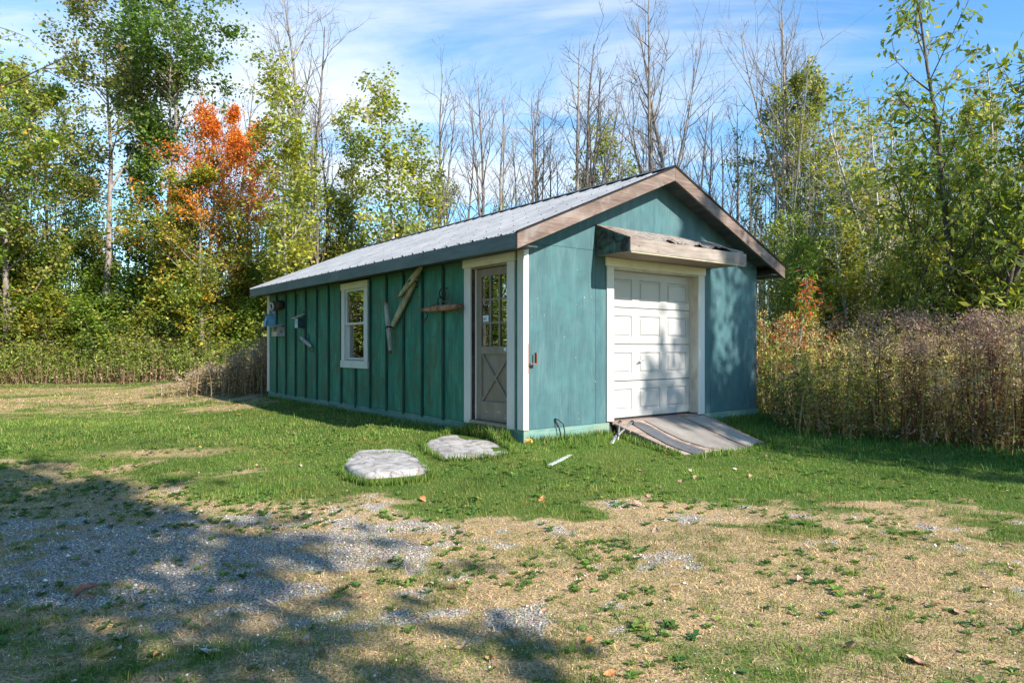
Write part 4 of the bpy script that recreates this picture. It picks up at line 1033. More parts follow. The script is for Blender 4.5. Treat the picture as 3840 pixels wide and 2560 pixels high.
def make_grass():
    rng = np.random.RandomState(3)
    for (y0, y1, dens, hh, ww, tri, gname) in ((2.3, 5.5, 6400, 0.033, 0.0036, False, 'near'), (5.5, 9.5, 3400, 0.036, 0.0052, True, 'mid'), (9.5, 15, 1050, 0.046, 0.0095, True, 'far'), (15, 27, 260, 0.055, 0.02, True, 'very far')):
        area = (y1 ** 2 - y0 ** 2) * 0.83; n = int(dens * area)
        P = sample_wedge(rng, n, y0, y1)
        s, t = to_local(P[:, 0], P[:, 1])
        P = P[(clear(P)) & ~((t > SHED_L) & (s > -1.0)) & ~((s > SHED_W + 1.2) & (t > 0.5))]
        l, g = masks(P[:, 0], P[:, 1])
        u = rng.uniform(0, 1, len(P)); cl = .65 * fbm(P[:, 0] * 6, P[:, 1] * 8, 71, 3) + .35 * fbm(P[:, 0] * 1.4, P[:, 1] * 1.4, 73, 3)
        keep_g = (u < np.clip(l * 1.1 + (cl - 0.455) * 5.5 * (l < .6), 0, 1)) & (rng.uniform(0, 1, len(P)) > g * 0.85)
        Pg = P[keep_g]; lg = l[keep_g]
        big = fbm(Pg[:, 0] * 0.7, Pg[:, 1] * 1.1, 81, 3)
        col = pick(rng, GREENFAR if y0 > 9 else GREEN, len(Pg)) * (0.45 + 1.1 * big)[:, None]
        yel = sstep(0.50, 0.66, fbm(Pg[:, 0] * 1.7, Pg[:, 1] * 2.4, 91, 3)) * 0.45 + (1 - lg) * 0.25
        col = col * (1 - yel[:, None]) + np.array([0.26, 0.25, 0.065]) * yel[:, None]
        tuft = 1 + 0.8 * sstep(0.55, 0.75, fbm(Pg[:, 0] * 3, Pg[:, 1] * 3, 101, 2))
        hgt = hh * 0.85 * rng.lognormal(0, 0.28, len(Pg)) * tuft * (0.75 + 0.25 * lg)
        blades('lawn_grass', Pg, hgt, ww * rng.uniform(.7, 1.4, len(Pg)), rng.uniform(0.1, 1.15, len(Pg)), col, M['veg'], 'short green lawn grass', tri=tri)
        rest = P[~keep_g]; lr = l[~keep_g]; gr_ = g[~keep_g]
        k2 = (rng.uniform(0, 1, len(rest)) < np.clip(1.05 - lr, 0.10, 1)) & (rng.uniform(0, 1, len(rest)) > gr_ * 0.50)
        Pd = rest[k2]
        col = pick(rng, STRAW, len(Pd)) * (0.75 + 0.5 * fbm(Pd[:, 0] * 1.5, Pd[:, 1] * 1.5, 111, 3))[:, None]
        blades('dry_grass', Pd, hh * 0.92 * rng.lognormal(0, 0.35, len(Pd)), ww * rng.uniform(.8, 1.5, len(Pd)), rng.uniform(0.95, 1.52, len(Pd)), col, M['veg'], 'bleached dry grass matted over worn turf', tri=tri)
    # longer tufts along the foot of the walls, the ramp and the stones
    L = []
    for (s0, s1, t0, t1, n) in ((0.0, 1.45, -0.10, -0.02, 700), (3.45, 5.2, -0.22, -0.02, 1600), (5.1, 5.5, -0.2, 1.2, 900), (-0.14, -0.03, 0.1, 1.6, 1300), (-0.10, -0.03, 1.6, 9.6, 1500), (1.45, 1.56, -1.2, -0.2, 600), (3.48, 3.75, -1.4, -0.1, 900), (1.6, 3.5, -1.45, -1.33, 500), (0.1, 0.9, -0.5, -0.15, 300)):
        s = rng.uniform(s0, s1, n); t = rng.uniform(t0, t1, n); L.append(np.stack([SX + s * ca - t * sa, SY + s * sa + t * ca], 1))
    for poly in (stone1, stone2):
        c = np.mean(poly, 0)
        for i in range(len(poly)):
            p = np.array(poly[i]); q2 = np.array(poly[(i + 1) % len(poly)])
            u = rng.uniform(0, 1, (110, 1)); base = p + (q2 - p) * u; nrm = (base - c) / np.linalg.norm(base - c, axis=1)[:, None]
            L.append(base + nrm * rng.uniform(0.0, 0.06, (110, 1)))
    P = np.concatenate(L); big = rng.uniform(0.05, 0.13, len(P))
    near_door = np.hypot(P[:, 0] + 0.35, P[:, 1] - 9.0) < 0.55
    big = np.where(near_door, big * 1.7, big)
    blades('grass_tufts', P, big, rng.uniform(.004, .009, len(P)), rng.uniform(0.05, 0.9, len(P)), pick(rng, GREEN, len(P)), M['veg'], 'longer grass tufts at the foot of the walls and stones', tri=False)
    # lush long grass at the right, in front of the tall weeds
    n = 26000; P = np.stack([rng.uniform(3.0, 8.6, n), rng.uniform(6.2, 12.3, n)], 1)
    edge = 12.9 - 0.52 * P[:, 0]                      # front line of the weeds
    d = edge + 0.3 - P[:, 1]
    k = (d > -0.5) & (rng.uniform(0, 1, n) < sstep(3.0, 0.2, d)) & clear(P); P = P[k]
    blades('long_grass', P, rng.uniform(0.05, 0.15, len(P)), rng.uniform(.005, .011, len(P)), rng.uniform(0.1, 1.0, len(P)), pick(rng, [(0.05, 0.135, 0.022, 3), (0.08, 0.18, 0.03, 3), (0.035, 0.10, 0.02, 2)], len(P)), M['veg'], 'lush longer grass in front of the tall weeds on the right', tri=False)
make_grass()

# ---- low broad-leaved weeds (plantain, clover): rosettes of oval leaves
def rosettes():
    rng = np.random.RandomState(12)
    n = 13000; P = sample_wedge(rng, n, 2.3, 11.5)
    l, g = masks(P[:, 0], P[:, 1]); cl = fbm(P[:, 0] * 1.6, P[:, 1] * 1.6, 131, 3)
    k = clear(P) & (rng.uniform(0, 1, n) < np.clip((cl - 0.42) * 4.0, 0.04, 1) * (1 - .35 * l)) & (rng.uniform(0, 1, n) > g * .6)
    P = P[k]; Vs = []; Cs = []
    for p in P:
        m = rng.randint(4, 9); R = rng.uniform(0.012, 0.034); z = 0; a0 = rng.uniform(0, 6.28)
        base = pick(rng, [(0.075, 0.155, 0.030, 3), (0.115, 0.215, 0.038, 3), (0.05, 0.12, 0.035, 1.5), (0.18, 0.23, 0.05, 1.5)], 1)[0]
        for i in range(m):
            a = a0 + i * 6.28 / m + rng.uniform(-.3, .3); L = R * rng.uniform(0.8, 1.5); wd = L * rng.uniform(0.22, 0.42); up = rng.uniform(0.15, 0.8) * L
            d = np.array([math.cos(a), math.sin(a), 0]); w = np.array([-math.sin(a), math.cos(a), 0]); o = np.array([p[0], p[1], 0])
            Vs.append([o, o + d * L * .55 + w * wd + [0, 0, up], o + d * L * 1.15 + [0, 0, up * .8], o + d * L * .55 - w * wd + [0, 0, up * .9]]); Cs.append([base * rng.uniform(.8, 1.2)] * 4)
    V = np.array(Vs).reshape(-1, 3); V[:, 2] += ground_z(V[:, 0], V[:, 1]) + 0.004
    me = np_mesh('low_weeds', V, np.arange(len(V)).reshape(-1, 4), np.array(Cs).reshape(-1, 3)); me.materials.append(M['veg'])
    o = bpy.data.objects.new('low_weeds', me); link(o); tag(o, 'low broad-leaved weeds scattered through the turf', 'weeds', kind='stuff')
rosettes()
# ---- gravel stones
def gravel():
    rng = np.random.RandomState(14)
    n = 90000; P = sample_wedge(rng, n, 2.3, 7.5)
    l, g = masks(P[:, 0], P[:, 1]); k = rng.uniform(0, 1, n) < np.clip(g * 0.60 + 0.03 * (1 - l), 0, 1); P = P[k][:17000]
    n = len(P); r = rng.lognormal(math.log(0.0048), 0.45, n)
    base = np.array([(1, 0, 0), (0, 1, 0), (-1, 0, 0), (0, -1, 0), (0, 0, 0.8), (0, 0, -0.8)], float)
    a = rng.uniform(0, 6.28, n); c, s = np.cos(a), np.sin(a)
    jit = rng.uniform(0.65, 1.35, (n, 6, 1)); B = base[None] * jit
    X = B[..., 0] * c[:, None] - B[..., 1] * s[:, None] * 0.7; Y = B[..., 0] * s[:, None] + B[..., 1] * c[:, None] * 0.7
    z = ground_z(P[:, 0], P[:, 1])
    V = np.stack([P[:, 0, None] + X * r[:, None], P[:, 1, None] + Y * r[:, None], z[:, None] + r[:, None] * 0.3 + B[..., 2] * r[:, None] * .75], -1).reshape(-1, 3)
    f = np.array([(0, 1, 4), (1, 2, 4), (2, 3, 4), (3, 0, 4), (1, 0, 5), (2, 1, 5), (3, 2, 5), (0, 3, 5)])
    F = (np.arange(n)[:, None, None] * 6 + f[None]).reshape(-1, 3)
    col = np.repeat(pick(rng, [(0.64, 0.60, 0.54, 4), (0.50, 0.46, 0.41, 3), (0.32, 0.28, 0.24, 1), (0.48, 0.40, 0.31, 1.5)], n), 6, 0)
    me = np_mesh('gravel', V, F, col); me.materials.append(veg_mat('limestone_gravel', 0.9, 0, .2))
    o = bpy.data.objects.new('gravel', me); link(o); tag(o, 'pale crushed limestone gravel showing through the worn turf', 'gravel', kind='stuff')
gravel()

# ---- stepping stones
def slab(poly, topz, label, seed):
    mat, nt, b = new_mat('pale_limestone_%d' % seed)
    f = noise(nt, coords(nt), 6.0, 8, 0.62, 0.8); g = noise(nt, coords(nt, (1, 1, 1)), 45, 5, 0.65)
    c = ramp(nt, f, [(0.30, (0.17, 0.15, 0.13)), (0.40, (0.27, 0.25, 0.235)), (0.55, (0.39, 0.375, 0.36)), (0.7, (0.47, 0.46, 0.44))])
    vo = N(nt, 'ShaderNodeTexVoronoi', feature='DISTANCE_TO_EDGE', ins={'Scale': 3.6}); 
    dn = noise(nt, coords(nt), 5, 5, .6); 
    mxv = N(nt, 'ShaderNodeMix', data_type='VECTOR', ins={0: 0.25}); tcn = coords(nt); LK(nt, tcn, mxv.inputs[4])
    nn = N(nt, 'ShaderNodeTexNoise', ins={'Scale': 4.0, 'Detail': 5.0}); LK(nt, tcn, nn.inputs['Vector']); LK(nt, nn.outputs['Color'], mxv.inputs[5]); LK(nt, mxv.outputs[1], vo.inputs['Vector'])
    ck = ramp(nt, vo.outputs['Distance'], [(0.004, 0.75), (0.022, 0.0)])
    c = mixc(nt, ck, c, (0.10, 0.08, 0.06))
    oc = noise(nt, coords(nt), 3.0, 4); c = mixc(nt, ramp(nt, oc, [(0.60, 0.0), (0.72, 0.45)]), c, (0.30, 0.22, 0.11))
    LK(nt, c, b.inputs['Base Color']); b.inputs['Roughness'].default_value = 0.9
    ad = N(nt, 'ShaderNodeMath', operation='ADD'); LK(nt, f, ad.inputs[0]); LK(nt, g, ad.inputs[1]); bump(nt, b, ad.outputs[0], 0.7, 0.015)
    # smooth outline, concentric rings
    P = np.array(poly); n = 72; 
    seg_ = np.linalg.norm(np.roll(P, -1, 0) - P, axis=1); cum = np.concatenate([[0], np.cumsum(seg_)]); Q = np.vstack([P, P[:1]])
    u = np.linspace(0, cum[-1], n, endpoint=False); O = np.stack([np.interp(u, cum, Q[:, 0]), np.interp(u, cum, Q[:, 1])], 1)
    for _ in range(1): O = 0.5 * O + 0.25 * (np.roll(O, 1, 0) + np.roll(O, -1, 0))
    c0 = O.mean(0); V = []; rings = [(1.0, -0.34), (1.012, -0.12), (1.0, -0.05), (0.975, -0.018), (0.94, -0.002), (0.86, 0.004), (0.72, 0.006), (0.55, 0.008), (0.36, 0.008), (0.18, 0.008)]
    for k, dz in rings:
        R = c0 + (O - c0) * k
        nz = (fbm(R[:, 0] * 3.0, R[:, 1] * 3.0, seed, 4) - .5) * 0.055 + (fbm(R[:, 0] * 11, R[:, 1] * 11, seed + 5, 3) - .5) * 0.014
        step = 0.018 * sstep(0.0, 0.04, (R[:, 1] - c0[1]) * .8 + (R[:, 0] - c0[0]) * .5 + (fbm(R[:, 0] * 4, R[:, 1] * 4, seed + 9, 3) - .5) * .4)
        wv = 1 + (fbm(R[:, 0] * 6, R[:, 1] * 6, seed + 3, 3)[:, None] - .5) * 0.05 * (k > .9)
        R = c0 + (R - c0) * wv
        zz = topz + dz + (nz + step if dz > -0.1 else nz * .3)
        V += [(R[i, 0] - c0[0], R[i, 1] - c0[1], zz[i] - topz) for i in range(n)]
    Fc = []
    for r in range(len(rings) - 1):
        for i in range(n): Fc.append((r * n + i, r * n + (i + 1) % n, (r + 1) * n + (i + 1) % n, (r + 1) * n + i))
    V.append((0, 0, 0.008)); ctr = len(V) - 1; r = len(rings) - 1
    for i in range(n): Fc.append((r * n + i, r * n + (i + 1) % n, ctr))
    o = mesh_obj('stepping_stone', V, Fc, mat, None, (c0[0], c0[1], topz), True)
    tag(o, label, 'stone', 'flat stepping stones in the lawn'); return o
stone1 = [(x * 1.042, y * 1.042) for x, y in stone1]
slab(stone1, -0.092, 'rounded pale limestone boulder slab, nearer to the viewer and left of the other stone', 5)
slab(stone2, -0.035, 'flat cracked pale limestone slab directly under the walk-in door', 17)

# ---- fallen leaves, one by one
def leaf_mesh(kind, seed):
    rng = np.random.RandomState(seed); n = 9
    V = []; Fc = []
    for i in range(n):
        u = i / (n - 1); w = 0.34 * math.sin(math.pi * min(1, u * 1.02)) ** 0.8 * (1 - 0.25 * u)
        if kind == 'lobed': w *= 0.75 + 0.35 * abs(math.sin(u * 9.5))
        x = u - 0.5; zc = 0.16 * math.sin(math.pi * u) * rng.uniform(.6, 1.2) * (1 if seed % 2 else -1) + 0.05
        cur = rng.uniform(0.10, 0.28)
        V += [(x, -w, zc + w * cur * 2), (x, -w * .5, zc + w * cur * .6), (x, 0, zc), (x, w * .5, zc + w * cur * .8), (x, w, zc + w * cur * 2.4)]
    for i in range(n - 1):
        for j in range(4): a = i * 5 + j; Fc.append((a, a + 1, a + 6, a + 5))
    k = len(V); V += [(-0.72, -0.006, 0.05), (-0.72, 0.012, 0.05), (-0.5, 0.012, 0.05), (-0.5, -0.012, 0.05)]; Fc.append((k, k + 1, k + 2, k + 3))
    me = bpy.data.meshes.new('fallen_leaf'); me.from_pydata(V, [], Fc); me.polygons.foreach_set('use_smooth', [True] * len(me.polygons)); me.update(); return me
def leaf_material(name, c, c2):
    m, nt, b = new_mat(name); f = noise(nt, coords(nt), 5, 5)
    w = N(nt, 'ShaderNodeTexWave', ins={'Scale': 6.0, 'Distortion': 1.5}); LK(nt, coords(nt), w.inputs['Vector'])
    col = ramp(nt, f, [(0.3, c2), (0.65, c)]); col = mixc(nt, ramp(nt, w.outputs['Fac'], [(0.86, 0.0), (0.98, 0.35)]), col, tuple(x * .5 for x in c2))
    LK(nt, col, b.inputs['Base Color']); b.inputs['Roughness'].default_value = 0.7; return m
LM = {'tan': leaf_material('tan_dead_leaf', (0.46, 0.29, 0.19), (0.28, 0.15, 0.09)), 'pink': leaf_material('pinkish_dead_leaf', (0.50, 0.34, 0.27), (0.34, 0.20, 0.15)), 'orange': leaf_material('orange_dead_leaf', (0.55, 0.24, 0.08), (0.33, 0.12, 0.05)), 'pale': leaf_material('pale_dead_leaf', (0.55, 0.49, 0.40), (0.38, 0.31, 0.24)), 'yellow': leaf_material('yellow_dead_leaf', (0.62, 0.42, 0.10), (0.42, 0.24, 0.06)), 'brown': leaf_material('dark_brown_dead_leaf', (0.17, 0.08, 0.05), (0.08, 0.04, 0.03))}
lms = [leaf_mesh('oval' if i % 3 else 'lobed', i) for i in range(6)]
def on_ground(px, py):
    """ground point seen at (px, py) of the 2352-wide photograph"""
    x = (px - 1176) / 1568; m = (py - 796) / 1568; Y = 1.3 / m
    for _ in range(12): Y = (CAM_Z - gz(x * Y, Y)) / m
    return x * Y, Y
# (x, y, size m, colour, label)
LV = [(1950, 1486, .105, 'tan', 'large tan dead leaf on dry turf at the lower right, biggest near the bottom'),
 (1840, 1338, .085, 'pink', 'pinkish curled leaf standing up on the gravel, right of centre'),
 (1037, 1352, .085, 'brown', 'red-brown curled leaf on shaded turf below the stepping stones'),
 (262, 1506, .085, 'pale', 'pale silvery leaf on shaded gravel at the lower left'),
 (1245, 1150, .095, 'orange', 'orange-brown bent leaf on the lawn below the shed corner'),
 (972, 1150, .075, 'orange', 'upright tan leaf on the lawn below the boulder slab'),
 (745, 1170, .085, 'tan', 'folded tan leaf on the lawn edge left of the dark leaf shadow'),
 (1064, 1167, .06, 'tan', 'tiny pinkish leaf on the lawn left of the bent orange leaf'),
 (2108, 1523, .10, 'tan', 'tan leaf at the lower right edge of the turf, tip raised'),
 (2118, 1240, .05, 'pale', None), (1505, 1222, .075, 'pink', 'pinkish oval leaf on the dry strip below the lawn'),
 (1782, 1247, .05, 'pink', None), (1640, 1225, .045, 'pale', None), (1420, 1215, .06, 'tan', None),
 (1492, 1142, .07, 'tan', 'tan leaf on the lawn just above the long pink-tan leaf'), (1463, 1162, .09, 'pink', 'long pink-tan leaf on the lawn, nearest the dry strip'), (1527, 1166, .06, 'brown', None),
 (1598, 1100, .075, 'tan', 'curled tan leaf standing in the lawn in front of the ramp'), (1565, 1107, .075, 'tan', 'tan leaf beside the curled upright leaf in front of the ramp'),
 (1585, 1083, .055, 'pale', None), (1472, 1082, .05, 'tan', 'tan leaf on the lawn left below the ramp, nearest the white lath'), (1360, 1078, .045, 'orange', None), (1770, 1098, .05, 'tan', 'tan leaf straight below the right corner of the ramp'), (1722, 1096, .06, 'tan', 'tan leaf a little left of the one below the right ramp corner'),
 (1688, 1079, .06, 'pale', 'flat pale leaf on the lawn right in front of the ramp'), (1838, 1082, .05, 'brown', None), (1763, 1050, .08, 'tan', 'tan leaf lying on the lawn off the lower right corner of the ramp'),
 (1914, 1116, .065, 'pink', None), (1908, 1143, .06, 'orange', None), (2277, 1121, .06, 'pink', None), (2233, 1102, .05, 'brown', None), (1530, 1048, .07, 'orange', 'orange leaf by the lower left corner of the ramp'),
 (1600, 1035, .05, 'tan', 'tan leaf close against the lower edge of the ramp'), (690, 1072, .05, 'pale', 'small whitish leaf on the lawn left of the boulder slab'), (415, 1085, .05, 'yellow', 'pale yellow leaf on the lawn at the far left'),
 (455, 1090, .05, 'pale', None), (590, 1070, .06, 'tan', None), (155, 1070, .07, 'orange', None), (840, 1010, .05, 'orange', None), (460, 1030, .05, 'yellow', None), (240, 1010, .05, 'tan', None),
 (205, 1366, .14, 'brown', 'dark curled leaf fragment with pale tip on the shaded gravel'), (482, 1500, .09, 'pale', None), (700, 1478, .07, 'pink', None), (740, 1500, .05, 'brown', None), (360, 1510, .045, 'orange', None),
 (1060, 1490, .07, 'tan', None), (1130, 1520, .06, 'orange', None), (2270, 1350, .06, 'tan', 'tan leaf midway down the dry turf, second nearest the right edge'), (2318, 1258, .07, 'brown', None), (2325, 1310, .06, 'tan', 'tan leaf on the dry turf almost touching the right edge'), (2150, 1395, .05, 'orange', None),
 (1250, 1405, .05, 'tan', None), (1355, 1480, .06, 'orange', None), (1400, 1552, .06, 'orange', None), (2060, 1240, .05, 'tan', None), (2200, 1410, .06, 'tan', 'lowest tan leaf of three at the right, above the raised-tip leaf'), (1835, 1500, .05, 'brown', None)]
rng = np.random.RandomState(44)
gl_lab = {'tan': 'tan curled leaf lying on the ground', 'pink': 'pinkish leaf lying on the ground', 'orange': 'orange-brown leaf lying on the ground', 'pale': 'bleached leaf lying on the ground', 'brown': 'dark brown leaf lying on the ground', 'yellow': 'yellow leaf lying on the ground'}
lms2 = {}
for i, (px, py, sz, cn, lb) in enumerate(LV):
    key = (i % 6, cn)
    if key not in lms2:
        m_ = lms[i % 6].copy(); m_.materials.append(LM[cn]); lms2[key] = m_
    X, Y = on_ground(px, py)
    o = bpy.data.objects.new('fallen_leaf', lms2[key]); o.location = (X, Y, gz(X, Y) + 0.014)
    sz *= 1.15; o.scale = (sz, sz, sz); o.rotation_euler = (rng.uniform(-.5, .5), rng.uniform(-.5, .5), rng.uniform(0, 6.28)); link(o)
    near_ = 'on the lawn' if py < 1170 else ('on the dry turf' if px > 1150 else 'on shaded turf')
    side_ = 'at the left' if px < 500 else 'left of centre' if px < 1000 else 'below the shed corner' if px < 1400 else 'in front of the ramp' if px < 1700 and py < 1200 else 'right of centre' if px < 1950 else 'near the right edge'
    row_ = ' low in the picture' if py > 1430 else ' in the upper dry strip' if 1170 < py < 1300 else ' midway down' if py > 1170 else ''
    tag(o, lb or gl_lab[cn].replace('lying on the ground', near_ + row_ + ' ' + side_), 'leaf', 'fallen leaves on the grass')
def litter():
    rng = np.random.RandomState(77); n = 900
    y = np.sqrt(rng.uniform(9.5 ** 2, 26 ** 2, n)); x = rng.uniform(-0.80, -0.20, n) * y
    w = sstep(11, 19, y) * .9 + .1; k = (rng.uniform(0, 1, n) < w); P = np.stack([x, y], 1)[k]; P = P[clear(P)]
    P2 = sample_wedge(rng, 260, 2.6, 9.5); P2 = P2[clear(P2)]; P = np.vstack([P, P2])
    n = len(P); a = rng.uniform(0, 6.28, n); s = rng.uniform(.018, .055, n) * np.where(P[:, 1] > 9.5, 1.25, .55); z = ground_z(P[:, 0], P[:, 1])
    V = np.zeros((n, 4, 3))
    for j, (u, v, h) in enumerate(((-1, 0, .3), (0, -.45, .9), (1, 0, .4), (0, .45, 1.1))):
        V[:, j, 0] = P[:, 0] + (u * np.cos(a) - v * np.sin(a)) * s; V[:, j, 1] = P[:, 1] + (u * np.sin(a) + v * np.cos(a)) * s; V[:, j, 2] = z + 0.022 + h * s * .4
    col = np.repeat(pick(rng, [(0.45, 0.22, 0.08, 3), (0.55, 0.42, 0.16, 2), (0.50, 0.40, 0.30, 2), (0.18, 0.09, 0.05, 1)], n), 4, 0)
    me = np_mesh('leaf_litter', V.reshape(-1, 3), np.arange(4 * n).reshape(-1, 4), col); me.materials.append(M['veg'])
    o = bpy.data.objects.new('leaf_litter', me); link(o); tag(o, 'small autumn leaves strewn over the far lawn', 'leaf litter', kind='stuff')
litter()
# ================================================================ TALL WEEDS
class Soup:
    """collects coloured quads"""
    def __init__(s): s.V = []; s.C = []
    def add(s, V, C): s.V.append(np.asarray(V, np.float32).reshape(-1, 4, 3)); s.C.append(np.repeat(np.asarray(C, np.float32).reshape(-1, 1, 3), 4, 1))
    def obj(s, name, label, cat, mat, kind='stuff'):
        V = np.concatenate(s.V); C = np.concatenate(s.C); n = len(V)
        me = np_mesh(name, V.reshape(-1, 3), np.arange(4 * n).reshape(-1, 4), C.reshape(-1, 3)); me.materials.append(mat)
        o = bpy.data.objects.new(name, me); link(o); tag(o, label, cat, kind=kind); return o
def weeds(name, P, H, label, stemc, leafc, topc, rng, nl=14, nt_=16, leafL=0.085, topR=0.10, leafrange=(0.1, 0.85), lean=0.10, stemw=0.006):
    S = Soup(); n = len(P); z = ground_z(P[:, 0], P[:, 1]) - 0.03
    B = np.column_stack([P, z]); a = rng.uniform(0, 6.28, n); ln = np.abs(rng.normal(0, lean, n))
    D = np.column_stack([np.cos(a) * ln, np.sin(a) * ln, np.ones(n)]) * H[:, None]
    T = B + D; Mid = B + D * 0.5 + rng.normal(0, 0.02, (n, 3)) * H[:, None]
    f = rng.uniform(0, 6.28, n); W = np.column_stack([np.cos(f), np.sin(f), np.zeros(n)]) * stemw * rng.uniform(.6, 1.5, (n, 1))
    sc = pick(rng, stemc, n)
    S.add(np.stack([B - W, B + W, Mid + W * .7, Mid - W * .7], 1), sc); S.add(np.stack([Mid - W * .7, Mid + W * .7, T + W * .2, T - W * .2], 1), sc)
    def along(u): # position on stem
        return np.where(u[:, None] < .5, B[idx] + (Mid[idx] - B[idx]) * (u[:, None] * 2), Mid[idx] + (T[idx] - Mid[idx]) * (u[:, None] * 2 - 1))
    idx = np.repeat(np.arange(n), nl); u = rng.uniform(leafrange[0], leafrange[1], len(idx)); c = along(u)
    az = rng.uniform(0, 6.28, len(idx)); L = leafL * rng.uniform(.5, 1.3, len(idx)); dr_ = rng.uniform(-0.9, 0.7, len(idx))
    d = np.column_stack([np.cos(az) * np.cos(dr_), np.sin(az) * np.cos(dr_), np.sin(dr_)]) * L[:, None]; wv = np.column_stack([-np.sin(az), np.cos(az), rng.uniform(-.8, .8, len(idx))]) * (L * 0.13)[:, None]
    S.add(np.stack([c, c + d * .5 + wv, c + d - [0, 0, .01], c + d * .5 - wv], 1), pick(rng, leafc, len(idx)) * (0.8 + .4 * rng.uniform(0, 1, (len(idx), 1))))
    if nt_:
        idx = np.repeat(np.arange(n), nt_); r = topR * rng.uniform(.2, 1.0, (len(idx), 1)); dirn = rng.normal(0, 1, (len(idx), 3)); dirn /= np.linalg.norm(dirn, axis=1)[:, None]
        c = T[idx] + dirn * r * [1, 1, 0.65] - [0, 0, topR * .3]
        az = rng.normal(0, 1, (len(idx), 3)); az /= np.linalg.norm(az, axis=1)[:, None]; bz = np.cross(az, rng.normal(0, 1, (len(idx), 3))); bz /= np.linalg.norm(bz, axis=1)[:, None]
        s1 = rng.uniform(.010, .030, (len(idx), 1)); s2 = s1 * .30
        S.add(np.stack([c - az * s1, c + bz * s2, c + az * s1, c - bz * s2], 1), pick(rng, topc, n)[idx] * rng.uniform(.7, 1.3, (len(idx), 1)))
    return S.obj(name, label, 'weeds', M['veg'])
rng = np.random.RandomState(5)
BR_ST = [(0.30, 0.16, 0.07, 3), (0.44, 0.27, 0.13, 2), (0.07, 0.04, 0.03, 2), (0.34, 0.30, 0.14, 1)]
BR_LF = [(0.29, 0.19, 0.10, 3), (0.46, 0.33, 0.18, 2), (0.09, 0.06, 0.035, 2), (0.19, 0.24, 0.05, 3), (0.48, 0.37, 0.24, 1)]
BR_TP = [(0.44, 0.32, 0.19, 3), (0.60, 0.46, 0.30, 2), (0.20, 0.135, 0.10, 2)]
GD_ST = [(0.20, 0.17, 0.07, 3), (0.30, 0.25, 0.12, 1), (0.14, 0.09, 0.05, 1)]
GD_LF = [(0.20, 0.25, 0.045, 4), (0.33, 0.34, 0.07, 3), (0.24, 0.18, 0.08, 2), (0.06, 0.09, 0.025, 2)]
GD_TP = [(0.55, 0.45, 0.13, 3), (0.45, 0.42, 0.12, 2), (0.48, 0.36, 0.22, 3)]
def meadow_pts(n, front, back):
    x = rng.uniform(4.2, 15.5, n); y = rng.uniform(6.0, 19, n)
    e = 12.95 - 0.52 * x + 0.35 * (fbm(x * 1.5, x * 0 + 3, 9, 2) - .5) * 2
    d = y - e; s, t = to_local(x, y)
    k = (d > front) & (d < back) & ~((s < SHED_W + 0.12) & (t > -0.4)) & (x / y < 1.05)
    return np.stack([x, y], 1)[k], d[k]
P, d = meadow_pts(5200, 0.0, 2.2)
br = rng.uniform(0, 1, len(P)) < sstep(0.50, 0.60, P[:, 0] / P[:, 1] + 0.05 * rng.normal(0, 1, len(P)))
weeds('dry_weeds', P[br][:1300], (rng.uniform(0.9, 1.9, br.sum()) * (0.50 + .78 * fbm(P[br][:, 0] * 1.3, P[br][:, 1] * 1.3, 19, 3)))[:1300], 'tall brown dried weeds with fluffy seed heads at the right edge of the lawn', BR_ST, BR_LF, BR_TP, rng, 30, 46, 0.085, 0.20, lean=.20)
weeds('goldenrod', P[~br][:1000], (rng.uniform(0.85, 1.6, (~br).sum()) * (0.6 + .8 * fbm(P[~br][:, 0] * 1.3, P[~br][:, 1] * 1.3, 19, 3)))[:1000], 'yellow-green goldenrod standing beside the right corner of the shed', GD_ST, GD_LF, GD_TP, rng, 34, 30, 0.10, 0.14, lean=.20)
cx = rng.choice([6.0, 6.9, 7.3, 8.2, 9.0, 9.6], 170) + rng.normal(0, .22, 170); P = np.stack([cx, 13.2 - .52 * cx + rng.uniform(-.1, .9, 170)], 1)
weeds('dry_weeds', P, rng.uniform(1.45, 2.05, 170), 'reddish-brown weed clumps standing higher than the rest near the right edge', [(0.22, 0.10, 0.05, 3), (0.10, 0.05, 0.035, 2)], [(0.20, 0.12, 0.08, 3), (0.10, 0.06, 0.045, 3)], [(0.26, 0.165, 0.13, 3), (0.40, 0.28, 0.21, 2)], rng, 26, 110, 0.09, 0.30, lean=.16, stemw=.008)
P, d = meadow_pts(5200, 2.2, 7.0); 
weeds('goldenrod', P[:1500], (rng.uniform(1.1, 1.85, len(P)) * (0.75 + .5 * fbm(P[:, 0], P[:, 1], 29, 3)))[:1500], 'pale goldenrod and dry stems in the field behind the brown weeds', GD_ST, GD_LF, GD_TP, rng, 14, 22, 0.11, 0.15)
# rough low growth at the foot of the right weeds
P, d = meadow_pts(9000, -0.25, 1.3)
weeds('undergrowth', P[:2600], rng.uniform(0.25, 0.8, len(P))[:2600], 'tangled brown undergrowth at the foot of the tall weeds on the right', BR_ST, BR_LF + [(0.07, 0.12, 0.03, 3)], BR_TP, rng, 18, 0, 0.08, 0.1, (0.0, 1.0), 0.35)
